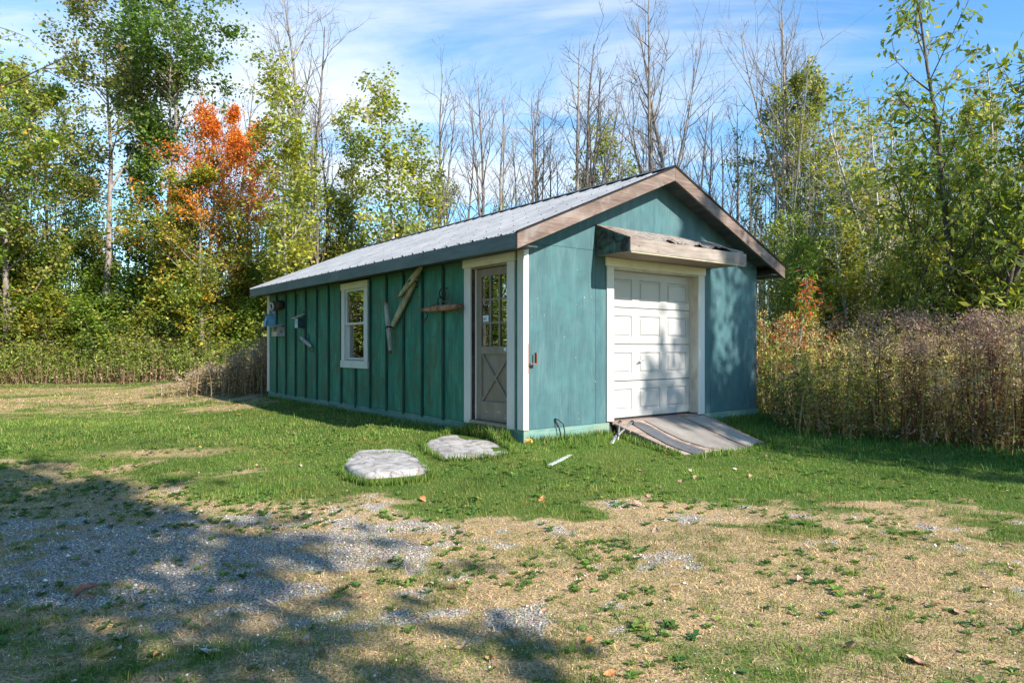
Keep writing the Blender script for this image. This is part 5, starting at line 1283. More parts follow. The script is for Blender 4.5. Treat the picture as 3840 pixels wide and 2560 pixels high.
# left meadow
n = 1500; x = rng.uniform(-24, -6.2, n); y = 24.5 + rng.uniform(0, 2.9, n) + 1.6 * (fbm(x * .45, x * 0, 12, 3) - .4)
weeds('goldenrod', np.stack([x, y], 1), rng.uniform(0.6, 1.6, n) * (0.45 + 1.05 * fbm(x * .9, y * .9, 18, 3)), 'green goldenrod and weeds along the foot of the left tree line', [(0.16, 0.13, 0.06, 2), (0.24, 0.15, 0.10, 2)], [(0.17, 0.25, 0.045, 4), (0.25, 0.32, 0.06, 3), (0.28, 0.20, 0.12, 1)], [(0.38, 0.38, 0.10, 3), (0.28, 0.21, 0.17, 2)], rng, 28, 10, 0.15, 0.16, (0.15, 1.0), 0.16, 0.010)
n = 800; x = rng.uniform(-24, -5.5, n); y = 24.1 + rng.uniform(0, 1.2, n) + 1.6 * (fbm(x * .45, x * 0, 12, 3) - .4)
weeds('undergrowth', np.stack([x, y], 1), rng.uniform(0.2, 0.8, n), 'short brown stems in front of the left goldenrod', [(0.24, 0.15, 0.11, 2), (0.30, 0.20, 0.14, 2)], BR_LF + [(0.12, 0.16, 0.04, 2)], BR_TP, rng, 14, 0, 0.13, 0.1, (0, 1), 0.2, 0.012)
n = 800; t = rng.uniform(0, 1, n); x = -8.9 + 3.9 * t ** .8 + rng.normal(0, .5, n); y = 18.0 - 1.3 * t + rng.uniform(-0.2, 3.0, n) + rng.normal(0, .25, n)
s, tt = to_local(x, y); k = ((s < -0.1) | (tt > SHED_L + .1)) & (tt > SHED_L - 1.3); P = np.stack([x, y], 1)[k]
hh = (0.55 + 1.15 * sstep(-9.0, -5.2, P[:, 0])) * rng.uniform(.6, 1.15, len(P))
weeds('dry_weeds', P, hh, 'straw-brown dried weeds at the far left corner of the shed', [(0.34, 0.24, 0.14, 3), (0.16, 0.09, 0.06, 1.4), (0.40, 0.30, 0.19, 2)], [(0.34, 0.25, 0.15, 3), (0.24, 0.17, 0.10, 2), (0.20, 0.22, 0.07, 1.2)], [(0.40, 0.31, 0.22, 3), (0.30, 0.22, 0.15, 2)], rng, 22, 26, 0.11, 0.15, (0.05, 1.0), 0.12, 0.009)

# ================================================================ TREES
def tube_arrays(pts, rad_, k):
    pts = np.asarray(pts, float); n = len(pts)
    d = np.gradient(pts, axis=0); d /= np.linalg.norm(d, axis=1)[:, None] + 1e-9
    ref = np.array([0.31, 0.77, 0.55]) if abs(d[0, 2]) > .8 else np.array([0, 0, 1.0])
    a = np.cross(d, ref); a /= np.linalg.norm(a, axis=1)[:, None] + 1e-9; b = np.cross(d, a)
    th = np.arange(k) * 2 * np.pi / k
    V = pts[:, None] + (a[:, None] * np.cos(th)[None, :, None] + b[:, None] * np.sin(th)[None, :, None]) * np.asarray(rad_)[:, None, None]
    i, j = np.meshgrid(np.arange(n - 1), np.arange(k), indexing='ij')
    F = np.stack([i * k + j, i * k + (j + 1) % k, (i + 1) * k + (j + 1) % k, (i + 1) * k + j], -1).reshape(-1, 4)
    return V.reshape(-1, 3), F
class Tubes:
    def __init__(s): s.V = []; s.F = []; s.n = 0
    def add(s, pts, r, k):
        V, F = tube_arrays(pts, r, k); s.V.append(V); s.F.append(F + s.n); s.n += len(V)
    def mesh(s, name, mat):
        me = np_mesh(name, np.concatenate(s.V), np.concatenate(s.F), None, smooth=True); me.materials.append(mat); return me
def grow(rng, p0, d0, L, r0, r1, n, wob, up):
    """a wandering branch; up>0 bends it skyward"""
    pts = [np.array(p0, float)]; d = np.array(d0, float); d /= np.linalg.norm(d); st = L / (n - 1)
    for i in range(n - 1):
        d = d + rng.normal(0, wob, 3) + np.array([0, 0, up]) ; d /= np.linalg.norm(d); pts.append(pts[-1] + d * st)
    return np.array(pts), np.linspace(r0, r1, n)
def perp(rng, d, ang):
    d = d / (np.linalg.norm(d) + 1e-9); r = rng.normal(0, 1, 3); r -= d * r.dot(d); r /= np.linalg.norm(r); return d * math.cos(ang) + r * math.sin(ang)
def tree_meshes(seed, H=12.0, r0=0.12, stems=1, spread=0.0, start=0.3, nprim=22, plen=0.22, pang=50, pup=0.10, nsec=4, ntw=3, shape='oval', wob=0.05, leaves=0, lsz=0.10, lw=0.5, lspread=0.16, droop=0.0, lean=0.0, leafmat=None, barkmat=None, kt=6, seclen=0.45, fork=0, clump=0.0):
    """returns (trunk mesh, branches mesh, crown mesh or None). Height H, foot at the origin."""
    rng = np.random.RandomState(seed); T = Tubes(); Bn = Tubes(); A = []; Aw = []
    axes = []
    for s_ in range(stems):
        a = rng.uniform(0, 6.28); sp_ = spread * rng.uniform(.5, 1)
        d = np.array([math.cos(a) * sp_, math.sin(a) * sp_, 1.0]) + np.array([lean, 0, 0]); h = H * (1 if s_ == 0 else rng.uniform(.55, .95))
        pts, rr = grow(rng, (0.12 * math.cos(a) * (stems > 1), 0.12 * math.sin(a) * (stems > 1), -0.3), d, h + .3, r0 * (1 if s_ == 0 else .75), 0.012, 16, wob * .5, 0.03)
        rr = r0 * (1 if s_ == 0 else .75) * (1 - np.linspace(0, 1, 16) ** 1.1) + 0.010; rr[0] *= 1.5; rr[1] *= 1.15
        T.add(pts, rr, kt); axes.append((pts, rr, h))
        for f_ in range(fork):
            u = rng.uniform(.35, .65); i = int(u * 15); dd = perp(rng, pts[i + 1] - pts[i], rad(rng.uniform(12, 28)))
            p2, r2 = grow(rng, pts[i], dd, h * (1 - u) * rng.uniform(.7, .98), rr[i] * .7, 0.01, 11, wob * .5, 0.10); T.add(p2, r2, kt); axes.append((p2, r2, h * (1 - u)))
    for pts, rr, h in axes:
        N_ = len(pts); npm = int(nprim * (h / H)) if stems + fork > 1 else nprim
        for j in range(max(4, npm)):
            u = start + (0.98 - start) * ((j + rng.uniform(0, 1)) / max(4, npm)); x = u * (N_ - 1); i = min(int(x), N_ - 2); fr = x - i
            p = pts[i] * (1 - fr) + pts[i + 1] * fr; td = pts[i + 1] - pts[i]; v = (u - start) / (1 - start)
            if shape == 'oval': pr = 0.25 + 1.0 * math.sin(math.pi * min(1, (v * .82 + .18))) 
            elif shape == 'column': pr = 0.45 + 0.55 * math.sin(math.pi * (v * .8 + .15))
            elif shape == 'cone': pr = 1.15 * (1 - v) + .12
            elif shape == 'top': pr = 0.3 + 1.0 * v * (1.25 - v) * 1.9
            else: pr = 1.0 - .45 * v
            L = H * plen * pr * rng.uniform(.65, 1.2); rb = max(0.006, min(rr[i] * .5, L * 0.012 + .004))
            dd = perp(rng, td, rad(pang * rng.uniform(.75, 1.2)))
            bp, br_ = grow(rng, p, dd, L, rb, 0.005, 6, wob * 1.8, pup); Bn.add(bp, br_, 4)
            A.append(bp[2:]); Aw.append(1)
            for q_ in range(nsec):
                w = rng.uniform(.25, 1.0) * 5; ii = min(int(w), 4); pp = bp[ii] + (bp[ii + 1] - bp[ii]) * (w - ii)
                d2 = perp(rng, bp[ii + 1] - bp[ii], rad(rng.uniform(25, 60))); L2 = L * seclen * rng.uniform(.5, 1.15)
                sp2, sr = grow(rng, pp, d2, L2, max(.004, rb * .45), .003, 4, wob * 2, pup * .8 - droop * .1); Bn.add(sp2, sr, 3); A.append(sp2[1:])
                for t_ in range(ntw):
                    kk = rng.randint(1, 4); d3 = perp(rng, sp2[kk] - sp2[kk - 1], rad(rng.uniform(20, 60))); L3 = L2 * rng.uniform(.3, .7)
                    tp, tr_ = grow(rng, sp2[kk] if kk < 4 else sp2[3], d3, L3, .0035, .002, 3, wob * 2, pup * .5 - droop * .15); Bn.add(tp, tr_, 3); A.append(tp[1:])
    crown = None
    if leaves:
        An = np.concatenate(A); i = rng.randint(0, len(An), leaves)
        if clump > 0:
            hsh = (np.sin(An[:, 0] * 1.9 + 3) + np.sin(An[:, 1] * 2.1 + 1) + np.sin(An[:, 2] * 1.7)) * .5
            pr = np.clip(1 + clump * hsh, .05, None); pr /= pr.sum(); i = rng.choice(len(An), leaves, p=pr)
        c = An[i] + rng.normal(0, lspread, (leaves, 3)) * [1, 1, .8]
        dn = rng.normal(0, 1, (leaves, 3)); dn[:, 2] = dn[:, 2] * .6 - droop; dn /= np.linalg.norm(dn, axis=1)[:, None]
        nn = rng.normal(0, 1, (leaves, 3)); nn[:, 2] = np.abs(nn[:, 2]) + .4; wv = np.cross(dn, nn); wv /= np.linalg.norm(wv, axis=1)[:, None]
        L = lsz * rng.uniform(.5, 1.5, (leaves, 1)); W = L * lw * .5
        V = np.stack([c, c + dn * L * .45 + wv * W, c + dn * L, c + dn * L * .45 - wv * W], 1)
        cl = np.sin(An[i][:, 0] * 2.3) * np.sin(An[i][:, 1] * 2.1 + 1) * np.sin(An[i][:, 2] * 1.9 + 2) * .5 + .5
        C = np.zeros((leaves, 3)); C[:, 0] = rng.uniform(0, 1, leaves); C[:, 1] = np.clip(c[:, 2] / H, 0, 1); C[:, 2] = cl
        me = np_mesh('crown', V.reshape(-1, 3), np.arange(4 * leaves).reshape(-1, 4), np.repeat(C, 4, 0)); me.materials.append(leafmat); crown = me
    return T.mesh('trunk', barkmat), Bn.mesh('branches', barkmat), crown
def bark(name, a, b_):
    m, nt, p = new_mat(name); f = noise(nt, coords(nt, (1, 1, .35)), 9, 6, .65); g = noise(nt, coords(nt, (1, 1, .15)), 40, 4)
    LK(nt, ramp(nt, f, [(0.35, a), (0.62, b_)]), p.inputs['Base Color']); p.inputs['Roughness'].default_value = .9; bump(nt, p, g, .5, .02); return m
BK = {'grey': bark('grey_brown_bark', (0.12, 0.10, 0.085), (0.30, 0.26, 0.225)), 'pale': bark('pale_poplar_bark', (0.22, 0.20, 0.165), (0.48, 0.44, 0.38)), 'dark': bark('dark_maple_bark', (0.045, 0.037, 0.03), (0.13, 0.11, 0.09)), 'dead': bark('bare_ash_bark', (0.065, 0.052, 0.043), (0.25, 0.21, 0.18))}
def leaf_mat(name, stops, hi=None, trans=0.32, clumpw=0.4, lo=None):
    """colour by leaf: random and clump; hi/lo = colour stops that take over near the top / foot"""
    m, nt, b = new_mat(name); at = N(nt, 'ShaderNodeAttribute', attribute_name='Col'); sp = N(nt, 'ShaderNodeSeparateColor'); LK(nt, at.outputs['Color'], sp.inputs[0])
    mx = N(nt, 'ShaderNodeMix', data_type='FLOAT', ins={0: clumpw}); LK(nt, sp.outputs[0], mx.inputs[2]); LK(nt, sp.outputs[2], mx.inputs[3])
    stops = [(p, tuple(min(.8, c * 1.18) for c in q)) for p, q in stops]; col = ramp(nt, mx.outputs[0], stops)
    if hi:
        pr, st = hi; c2 = ramp(nt, mx.outputs[0], st)
        ad = N(nt, 'ShaderNodeMath', operation='MULTIPLY_ADD'); ad.inputs[1].default_value = .35; LK(nt, sp.outputs[2], ad.inputs[0]); LK(nt, sp.outputs[1], ad.inputs[2])
        ad3 = N(nt, 'ShaderNodeMath', operation='MULTIPLY_ADD'); ad3.inputs[1].default_value = .22; LK(nt, sp.outputs[0], ad3.inputs[0]); LK(nt, ad.outputs[0], ad3.inputs[2])
        col = mixc(nt, ramp(nt, ad3.outputs[0], [(pr[0], 0.0), (pr[1], 1.0)]), col, c2)
    LK(nt, col, b.inputs['Base Color']); b.inputs['Roughness'].default_value = .5; b.inputs['Specular IOR Level'].default_value = .35
    t = N(nt, 'ShaderNodeBsdfTranslucent'); br = N(nt, 'ShaderNodeHueSaturation', ins={'Saturation': 1.12, 'Value': 1.9}); LK(nt, col, br.inputs['Color']); LK(nt, br.outputs[0], t.inputs['Color'])
    ms = N(nt, 'ShaderNodeMixShader', ins={0: trans}); LK(nt, b.outputs[0], ms.inputs[1]); LK(nt, t.outputs[0], ms.inputs[2]); LK(nt, ms.outputs[0], nt.nodes['Material Output'].inputs['Surface'])
    return m
LF = {
 'dark': leaf_mat('dark_green_leaves', [(0.1, (0.030, 0.060, 0.013)), (0.45, (0.070, 0.125, 0.022)), (0.75, (0.125, 0.19, 0.030)), (0.95, (0.26, 0.25, 0.04))]),
 'green': leaf_mat('mid_green_leaves', [(0.1, (0.055, 0.095, 0.016)), (0.4, (0.115, 0.180, 0.026)), (0.7, (0.19, 0.26, 0.038)), (0.92, (0.42, 0.34, 0.05))]),
 'olive': leaf_mat('olive_leaves', [(0.1, (0.06, 0.08, 0.018)), (0.4, (0.145, 0.170, 0.034)), (0.7, (0.25, 0.25, 0.055)), (0.92, (0.40, 0.25, 0.06))]),
 'yellowgreen': leaf_mat('yellow_green_leaves', [(0.08, (0.06, 0.085, 0.018)), (0.35, (0.15, 0.19, 0.035)), (0.65, (0.27, 0.29, 0.05)), (0.92, (0.50, 0.38, 0.05))]),
 'maple': leaf_mat('turning_maple_leaves', [(0.1, (0.035, 0.075, 0.015)), (0.4, (0.08, 0.15, 0.025)), (0.65, (0.17, 0.21, 0.035)), (0.85, (0.55, 0.27, 0.03))], ((0.64, 0.98), [(0.1, (0.22, 0.05, 0.02)), (0.35, (0.52, 0.13, 0.022)), (0.6, (0.65, 0.23, 0.03)), (0.9, (0.68, 0.38, 0.06))])),
 'goldgreen': leaf_mat('green_leaves_turning_gold_below', [(0.1, (0.05, 0.09, 0.018)), (0.4, (0.13, 0.20, 0.030)), (0.66, (0.29, 0.29, 0.045)), (0.88, (0.62, 0.34, 0.05))]),
 'tan': leaf_mat('tan_and_green_leaves', [(0.1, (0.045, 0.075, 0.018)), (0.4, (0.10, 0.14, 0.03)), (0.7, (0.20, 0.18, 0.05)), (0.9, (0.40, 0.24, 0.10))], ((1.04, 1.42), [(0.1, (0.16, 0.12, 0.06)), (0.5, (0.34, 0.22, 0.10)), (0.9, (0.48, 0.30, 0.15))])),
 'redtop': leaf_mat('green_leaves_with_red_brown_top', [(0.1, (0.06, 0.095, 0.018)), (0.4, (0.14, 0.19, 0.03)), (0.7, (0.25, 0.28, 0.045)), (0.92, (0.50, 0.36, 0.06))], ((1.0, 1.32), [(0.1, (0.12, 0.05, 0.025)), (0.5, (0.33, 0.13, 0.06)), (0.9, (0.48, 0.24, 0.09))])),
 'sumac': leaf_mat('red_and_green_sumac_leaves', [(0.1, (0.05, 0.12, 0.02)), (0.48, (0.14, 0.24, 0.03)), (0.60, (0.45, 0.09, 0.03)), (0.9, (0.60, 0.17, 0.04))], clumpw=.55),
}
PR = {}
def proto(key, n, **kw):
    PR[key] = [tree_meshes(1000 + 37 * i + hash_name(key), **kw) for i in range(n)]
def hash_name(s): return sum(ord(c) * (i + 3) for i, c in enumerate(s)) % 500
PH = {}
def P_(key, n, **kw): PH[key] = kw.get('H', 12.0); proto(key, n, **kw)
P_('broad', 3, H=12, r0=.14, start=.14, nprim=40, plen=.24, pang=62, pup=.07, nsec=5, ntw=2, shape='oval', leaves=21000, lsz=.125, lw=.66, lspread=.16, leafmat=LF['green'], barkmat=BK['grey'], clump=.45)
P_('tall', 2, H=15, r0=.17, start=.30, nprim=30, plen=.17, pang=60, pup=.08, nsec=5, ntw=2, shape='top', leaves=19000, lsz=.14, lw=.68, lspread=.18, leafmat=LF['dark'], barkmat=BK['pale'], fork=1, clump=.9)
P_('poplar', 2, H=11, r0=.09, start=.12, nprim=44, plen=.13, pang=42, pup=.12, nsec=4, ntw=2, shape='column', leaves=13500, lsz=.115, lw=.8, lspread=.17, leafmat=LF['yellowgreen'], barkmat=BK['pale'], stems=3, spread=.07, clump=.6)
P_('bush', 3, H=6, r0=.05, stems=4, spread=.25, start=.04, nprim=44, plen=.24, pang=58, pup=.07, nsec=4, ntw=2, shape='cone', leaves=11000, lsz=.115, lw=.62, lspread=.17, leafmat=LF['green'], barkmat=BK['dark'], clump=.6)
P_('bare', 4, H=12, r0=.125, start=.30, nprim=24, plen=.155, pang=38, pup=.13, nsec=5, ntw=2, shape='oval', barkmat=BK['dead'], fork=1, wob=.065, seclen=.5)
P_('barethin', 4, H=9, r0=.068, start=.2, nprim=26, plen=.15, pang=38, pup=.12, nsec=4, ntw=2, shape='column', barkmat=BK['dead'], stems=3, spread=.12, wob=.06)
P_('willow', 3, H=8, r0=.075, stems=4, spread=.28, start=.12, nprim=36, plen=.19, pang=45, pup=.06, nsec=5, ntw=2, shape='x', leaves=8500, lsz=.15, lw=.34, lspread=.13, droop=.6, leafmat=LF['green'], barkmat=BK['dark'], wob=.07, clump=.6)
P_('shade', 2, H=11, r0=.15, start=.18, nprim=30, plen=.22, pang=60, pup=.06, nsec=5, ntw=1, shape='oval', leaves=6800, lsz=.25, lw=.7, lspread=.17, leafmat=LF['green'], barkmat=BK['grey'], clump=1.5)
P_('sapling', 3, H=8, r0=.055, start=.15, nprim=30, plen=.13, pang=42, pup=.11, nsec=4, ntw=2, shape='column', leaves=3800, lsz=.11, lw=.55, lspread=.10, leafmat=LF['yellowgreen'], barkmat=BK['pale'], stems=4, spread=.16, wob=.06, clump=.8)
P_('sumac', 1, H=2.6, r0=.03, stems=5, spread=.35, start=.45, nprim=12, plen=.22, pang=60, pup=.02, nsec=3, ntw=2, shape='x', leaves=2400, lsz=.11, lw=.24, lspread=.06, droop=.5, leafmat=LF['sumac'], barkmat=BK['grey'])
def plant(key, i, X, Y, H, label, name='tree', leaf=None, barkm=None, rz=None, wide=1.0, group=None, tilt=0.0, cat='tree'):
    tm, bm_, cm = PR[key][i % len(PR[key])]; k = H / PH[key]
    e = empty(name, (X, Y, gz(X, Y)), random.uniform(0, 6.28) if rz is None else rz); e.scale = (k * wide, k * wide, k); e.rotation_euler[1] = tilt
    tag(e, label, cat, group)
    for nm, me, mt in (('trunk', tm, barkm and BK[barkm]), ('branches', bm_, barkm and BK[barkm]), ('crown', cm, leaf and LF[leaf])):
        if me is None: continue
        o = bpy.data.objects.new(nm, me); link(o, e)
        if mt: o.material_slots[0].link = 'OBJECT'; o.material_slots[0].material = mt
    return e
def bear(px, Y): return (px - 1176) / 1568 * Y
def hgt(py, X, Y): return CAM_Z + (796 - py) / 1568 * Y - gz(X, Y)
def tree(key, i, px, Y, top, label, **kw):
    X = bear(px, Y); return plant(key, i, X, Y, hgt(top, X, Y), label, **kw)
GL_ = 'leafy trees of the left wood'; GB = 'bare trees behind the shed'; GR_ = 'trees and thicket at the right'; GU = 'bushy trees at the foot of the left wood'
# ---- left wood
tree('broad', 0, 20, 27.0, 165, 'broad olive green tree at the far left edge of the wood', name='leafy_tree', leaf='olive', group=GL_)
tree('broad', 1, 120, 30.0, 215, 'slender green tree between the far left tree and the tall tan-topped one', name='leafy_tree', leaf='green', group=GL_, wide=.7)
tree('tall', 0, 245, 28.0, 25, 'tall pale-trunked tree with thinning tan and olive crown, second highest on the left', name='leafy_tree', leaf='tan', barkm='grey', group=GL_, rz=1.2)
tree('broad', 1, 470, 26.6, 400, 'green and gold tree in front of the lower left side of the orange maple', name='leafy_tree', leaf='goldgreen', group=GL_, rz=2.6, wide=1.15)
tree('tall', 1, 378, 29.0, -55, 'tallest dark green tree on the left, its crown cut by the top of the picture', name='leafy_tree', leaf='dark', barkm='grey', group=GL_, rz=0.4, wide=.92)
tree('broad', 2, 505, 27.5, 255, 'orange and red maple, green in its lower half', name='maple_tree', leaf='maple', barkm='grey', group=GL_, wide=.80)
tree('broad', 0, 575, 29.5, 300, 'smaller second maple with orange top, right behind the big orange one', name='maple_tree', leaf='maple', barkm='grey', group=GL_, rz=2.0, wide=.62)
tree('poplar', 0, 655, 26.0, 190, 'yellow-green poplar rising beside the orange maple, left of the roof end', name='poplar_tree', group=GL_, wide=1.15)
tree('poplar', 1, 745, 31.0, 520, 'low dark olive tree in the gap between the two groups of poplars', name='leafy_tree', leaf='olive', group=GL_, wide=1.5)
tree('poplar', 1, 825, 30.0, 255, 'thin-crowned yellow-green birch, left one of the pair over the roof', name='birch_tree', group=GL_, wide=.95)
tree('poplar', 0, 925, 29.0, 222, 'fuller yellow-green birch, right one of the pair over the roof', name='birch_tree', group=GL_, rz=2.2, wide=1.15)
tree('poplar', 1, 990, 33.0, 430, 'short sparse yellow-green tree right of the pair of birches', name='birch_tree', group=GL_, rz=4.0, wide=.9)
for i, (px, Y, top, leaf, lb) in enumerate([
  (-60, 25.8, 400, 'green', 'bushy green tree just outside the far left edge'), (45, 26.0, 470, 'green', 'bushy green tree at the foot of the far left olive tree'),
  (125, 26.6, 520, 'goldgreen', 'bushy tree with yellow flecks, second from the left edge at the wood foot'), (205, 26.2, 560, 'green', 'rounded green bush below the tan-topped tall tree'),
  (285, 26.8, 500, 'dark', 'dark green bushy tree left of the tallest tree\'s trunk'), (355, 26.0, 540, 'green', 'mid green bush in front of the tallest tree\'s trunk'),
  (430, 26.4, 470, 'goldgreen', 'green bush with golden leaves at the left foot of the maple'), (500, 26.0, 560, 'goldgreen', 'gold-flecked bush in front of the orange maple'),
  (560, 26.2, 600, 'green', 'bright green bush at the right foot of the orange maple'), (600, 27.5, 590, 'goldgreen', 'yellowish bush right beside the far end of the shed roof'),
  (665, 28.0, 560, 'yellowgreen', 'yellow-green bush under the poplar, behind the low roof end'), (740, 29, 560, 'olive', 'olive bush behind the low part of the roof'),
  (820, 30, 520, 'yellowgreen', 'yellow-green bush behind the roof below the left birch'), (900, 30, 500, 'olive', 'olive bush behind the roof below the right birch'), (985, 31, 530, 'yellowgreen', 'last low bush over the roof line before the bare trees')]):
    tree('bush', i, px, Y + 2.3, top, lb, name='bushy_tree', leaf=leaf, group=GU, wide=1.15)
for i, (px, Y, top, leaf, lb) in enumerate([
  (-30, 27.0, 640, 'yellowgreen', 'low bush cut by the left edge, right behind the goldenrod'), (60, 27.3, 655, 'green', 'low green bush behind the goldenrod, first from the left edge'), (150, 27.2, 640, 'goldgreen', 'low gold-flecked bush behind the goldenrod, second from the left edge'),
  (240, 27.4, 665, 'green', 'low green bush at the foot of the pale tall trunk'), (320, 27.2, 650, 'yellowgreen', 'low yellow-green bush right of the pale tall trunk'), (395, 27.4, 640, 'green', 'low green bush under the tallest tree'),
  (470, 27.2, 600, 'goldgreen', 'gold-green bush covering the lower trunk of the orange maple'), (540, 27.3, 620, 'yellowgreen', 'yellow-green bush right of the maple trunk, close to the shed'), (600, 27.2, 660, 'green', 'low green bush touching the far shed corner in the view')]):
    tree('bush', i + 1, px, Y, top, lb, name='bushy_tree', leaf=leaf, group=GU, wide=1.5)
# ---- bare trees
for i, (px, Y, top, key, lb, tl) in enumerate([
  (662, 28.5, -60, 'bare', 'tall bare tree rising out of the yellow-green poplar', 0), (712, 29, 60, 'barethin', 'thin bare tree right beside the tall one over the poplar', 0),
  (772, 31, 215, 'bare', 'bare thin tree between the poplar and the pair of birches', 0), (735, 34, 330, 'barethin', 'low bare saplings right of the poplar', 0),
  (470, 33, 200, 'barethin', 'pale bare stems showing above the orange maple', 0), (560, 34, 190, 'barethin', 'pale bare stems right above the maple top', 0),
  (1040, 33, 188, 'barethin', 'narrow bare tree first right of the birches', 0), (1092, 32, 155, 'bare', 'slim bare tree with crooked trunk, second right of the birches', 0),
  (1127, 33, 225, 'barethin', 'bushy-topped bare tree third right of the birches', 0), (1012, 35, 330, 'barethin', 'low bare saplings close beside the right birch', 0),
  (1205, 34, 215, 'barethin', 'bare tree left one of the pair in the middle of the sky', 0), (1236, 35, 205, 'bare', 'bare tree right one of the pair in the middle of the sky', 0),
  (1288, 36, 320, 'barethin', 'small bare tree between the middle pair and the dense bare crown', 0), (1330, 31, 70, 'bare', 'bare tree with dense dark twiggy crown over the roof slope', 0),
  (1348, 32, 120, 'barethin', 'pale-stemmed bare tree close right of the dense twiggy crown', 0), (1430, 35, 195, 'barethin', 'slim bare tree left of the tallest one above the ridge', 0),
  (1468, 36, 240, 'barethin', 'short bare tree next to the tallest one above the ridge', 0), (1512, 30, -40, 'bare', 'tallest bare tree straight above the roof ridge', 0),
  (1540, 31, 0, 'bare', 'wide-spreading bare tree just right of the tallest one above the ridge', .05), (1578, 36, 250, 'barethin', 'low bare tree behind the right slope of the roof, near the peak', 0),
  (1640, 34, 265, 'barethin', 'thin bare tree midway down the right roof slope', 0), (1688, 33, 225, 'bare', 'dense upright bare tree over the right roof slope', 0),
  (1722, 35, 330, 'barethin', 'thicket of bare stems behind the lower right roof slope', 0), (1776, 27, -30, 'bare', 'tall pale bare tree over the lower end of the right roof slope', 0),
  (1862, 29, 40, 'bare', 'tall bare tree with arched top right of the shed', .10), (1830, 31, 170, 'barethin', 'thin bare tree among the olive crowns right of the shed', 0),
  (1905, 26, 60, 'bare', 'leaning bare tree bending to the right over the thicket', .20), (1960, 30, 240, 'barethin', 'low bare stems in front of the right sky', .1),
  (2030, 27, 300, 'barethin', 'grey bare stems inside the right thicket, left group', .05), (2110, 25, 330, 'barethin', 'grey bare stems inside the right thicket, middle group', .05), (2260, 22, 330, 'barethin', 'grey bare stems inside the right thicket by the right edge', 0),
  (1392, 38, 360, 'barethin', 'far low bare tree left under the tallest one', 0), (1608, 38, 370, 'barethin', 'far low bare tree just right of the roof peak', 0)]):
    tree(key, i, px, Y, top, lb, name='bare_tree', group=GB, wide=.95 if key == 'bare' else 1.1, tilt=tl + random.uniform(-.03, .03), barkm=['dead', 'grey', 'dead', 'dark', 'dead'][(i * 7) % 5])
tree('poplar', 0, 1425, 36, 310, 'small yellow-green tree among the bare trees left of the roof peak', name='leafy_tree', leaf='yellowgreen', wide=1.0)
tree('bush', 1, 1125, 33, 470, 'low yellow-green bush just over the roof below the bare trees', name='bushy_tree', leaf='yellowgreen', wide=.6)
tree('bush', 2, 1375, 37, 400, 'small olive bush just over the roof near the peak', name='bushy_tree', leaf='olive', wide=.8)
# ---- right wood
for i, (key, px, Y, top, leaf, wd, lb) in enumerate([
  ('broad', 1830, 27, 195, 'olive', .75, 'olive tree with round top behind the low right end of the roof'), ('sapling', 1925, 26, 205, 'olive', 1.5, 'olive tree just right of the round-topped one behind the shed'),
  ('sapling', 1985, 23, 210, 'yellowgreen', 1.3, 'green tree with drooping leaves left of the high leafy tree'), ('sapling', 2065, 19, 215, 'olive', 1.3, 'thin-leaved olive tree in the middle of the right wood'),
  ('willow', 2040, 14.5, 360, 'yellowgreen', .8, 'dark-stemmed drooping shrub tree in the middle of the right thicket'), ('willow', 2235, 14.0, -100, 'redtop', .95, 'highest leafy tree at the right with reddish leaf tips'),
  ('willow', 2365, 13.6, -20, 'redtop', .62, 'tall leafy tree cut by the right edge of the picture'), ('sapling', 2150, 17, 300, 'yellowgreen', 1.3, 'green drooping tree behind the highest right tree'),
  ('willow', 2290, 15, 400, 'yellowgreen', .9, 'yellow-green shrub tree low at the right edge'), ('willow', 1880, 19, 395, 'green', .9, 'bright green shrub tree right behind the shed corner'),
  ('bush', 1800, 21, 500, 'yellowgreen', .85, 'green bush directly behind the low right eave'), ('bush', 1880, 18, 500, 'olive', .9, 'olive bush right of the eave, left end of the thicket'),
  ('sapling', 1955, 17.5, 480, 'yellowgreen', 1.5, 'green bush in the left half of the right thicket'), ('bush', 2040, 17.0, 580, 'olive', .9, 'olive bush in the middle of the right thicket'),
  ('bush', 2130, 16.0, 590, 'goldgreen', .9, 'gold-flecked bush right of the thicket middle'), ('sapling', 2230, 15.0, 480, 'yellowgreen', 1.5, 'green bush at the right end of the thicket'),
  ('bush', 2340, 14.0, 590, 'goldgreen', .9, 'gold-flecked bush cut by the right edge'), ('sapling', 2400, 18, 150, 'olive', 1.2, 'thin olive tree behind the tall tree at the right edge'),
  ('broad', 2230, 22, 260, 'olive', .7, 'hazy olive tree far behind the highest right tree'), ('sapling', 2110, 27, 300, 'olive', 1.2, 'far olive tree between the middle and the highest right tree')]):
    tree(key, i, px, Y, top, lb, name='bushy_tree' if key == 'bush' else 'leafy_tree', leaf=leaf, group=GR_, wide=wd)
tree('sumac', 0, 1785, 14.2, 640, 'low sumac with red and green leaves at the right corner of the shed', name='sumac_bush', wide=1.0, cat='shrub')
tree('sumac', 0, 1835, 15.2, 690, 'lower red and green sumac right of the first one', name='sumac_bush', wide=.9, cat='shrub')
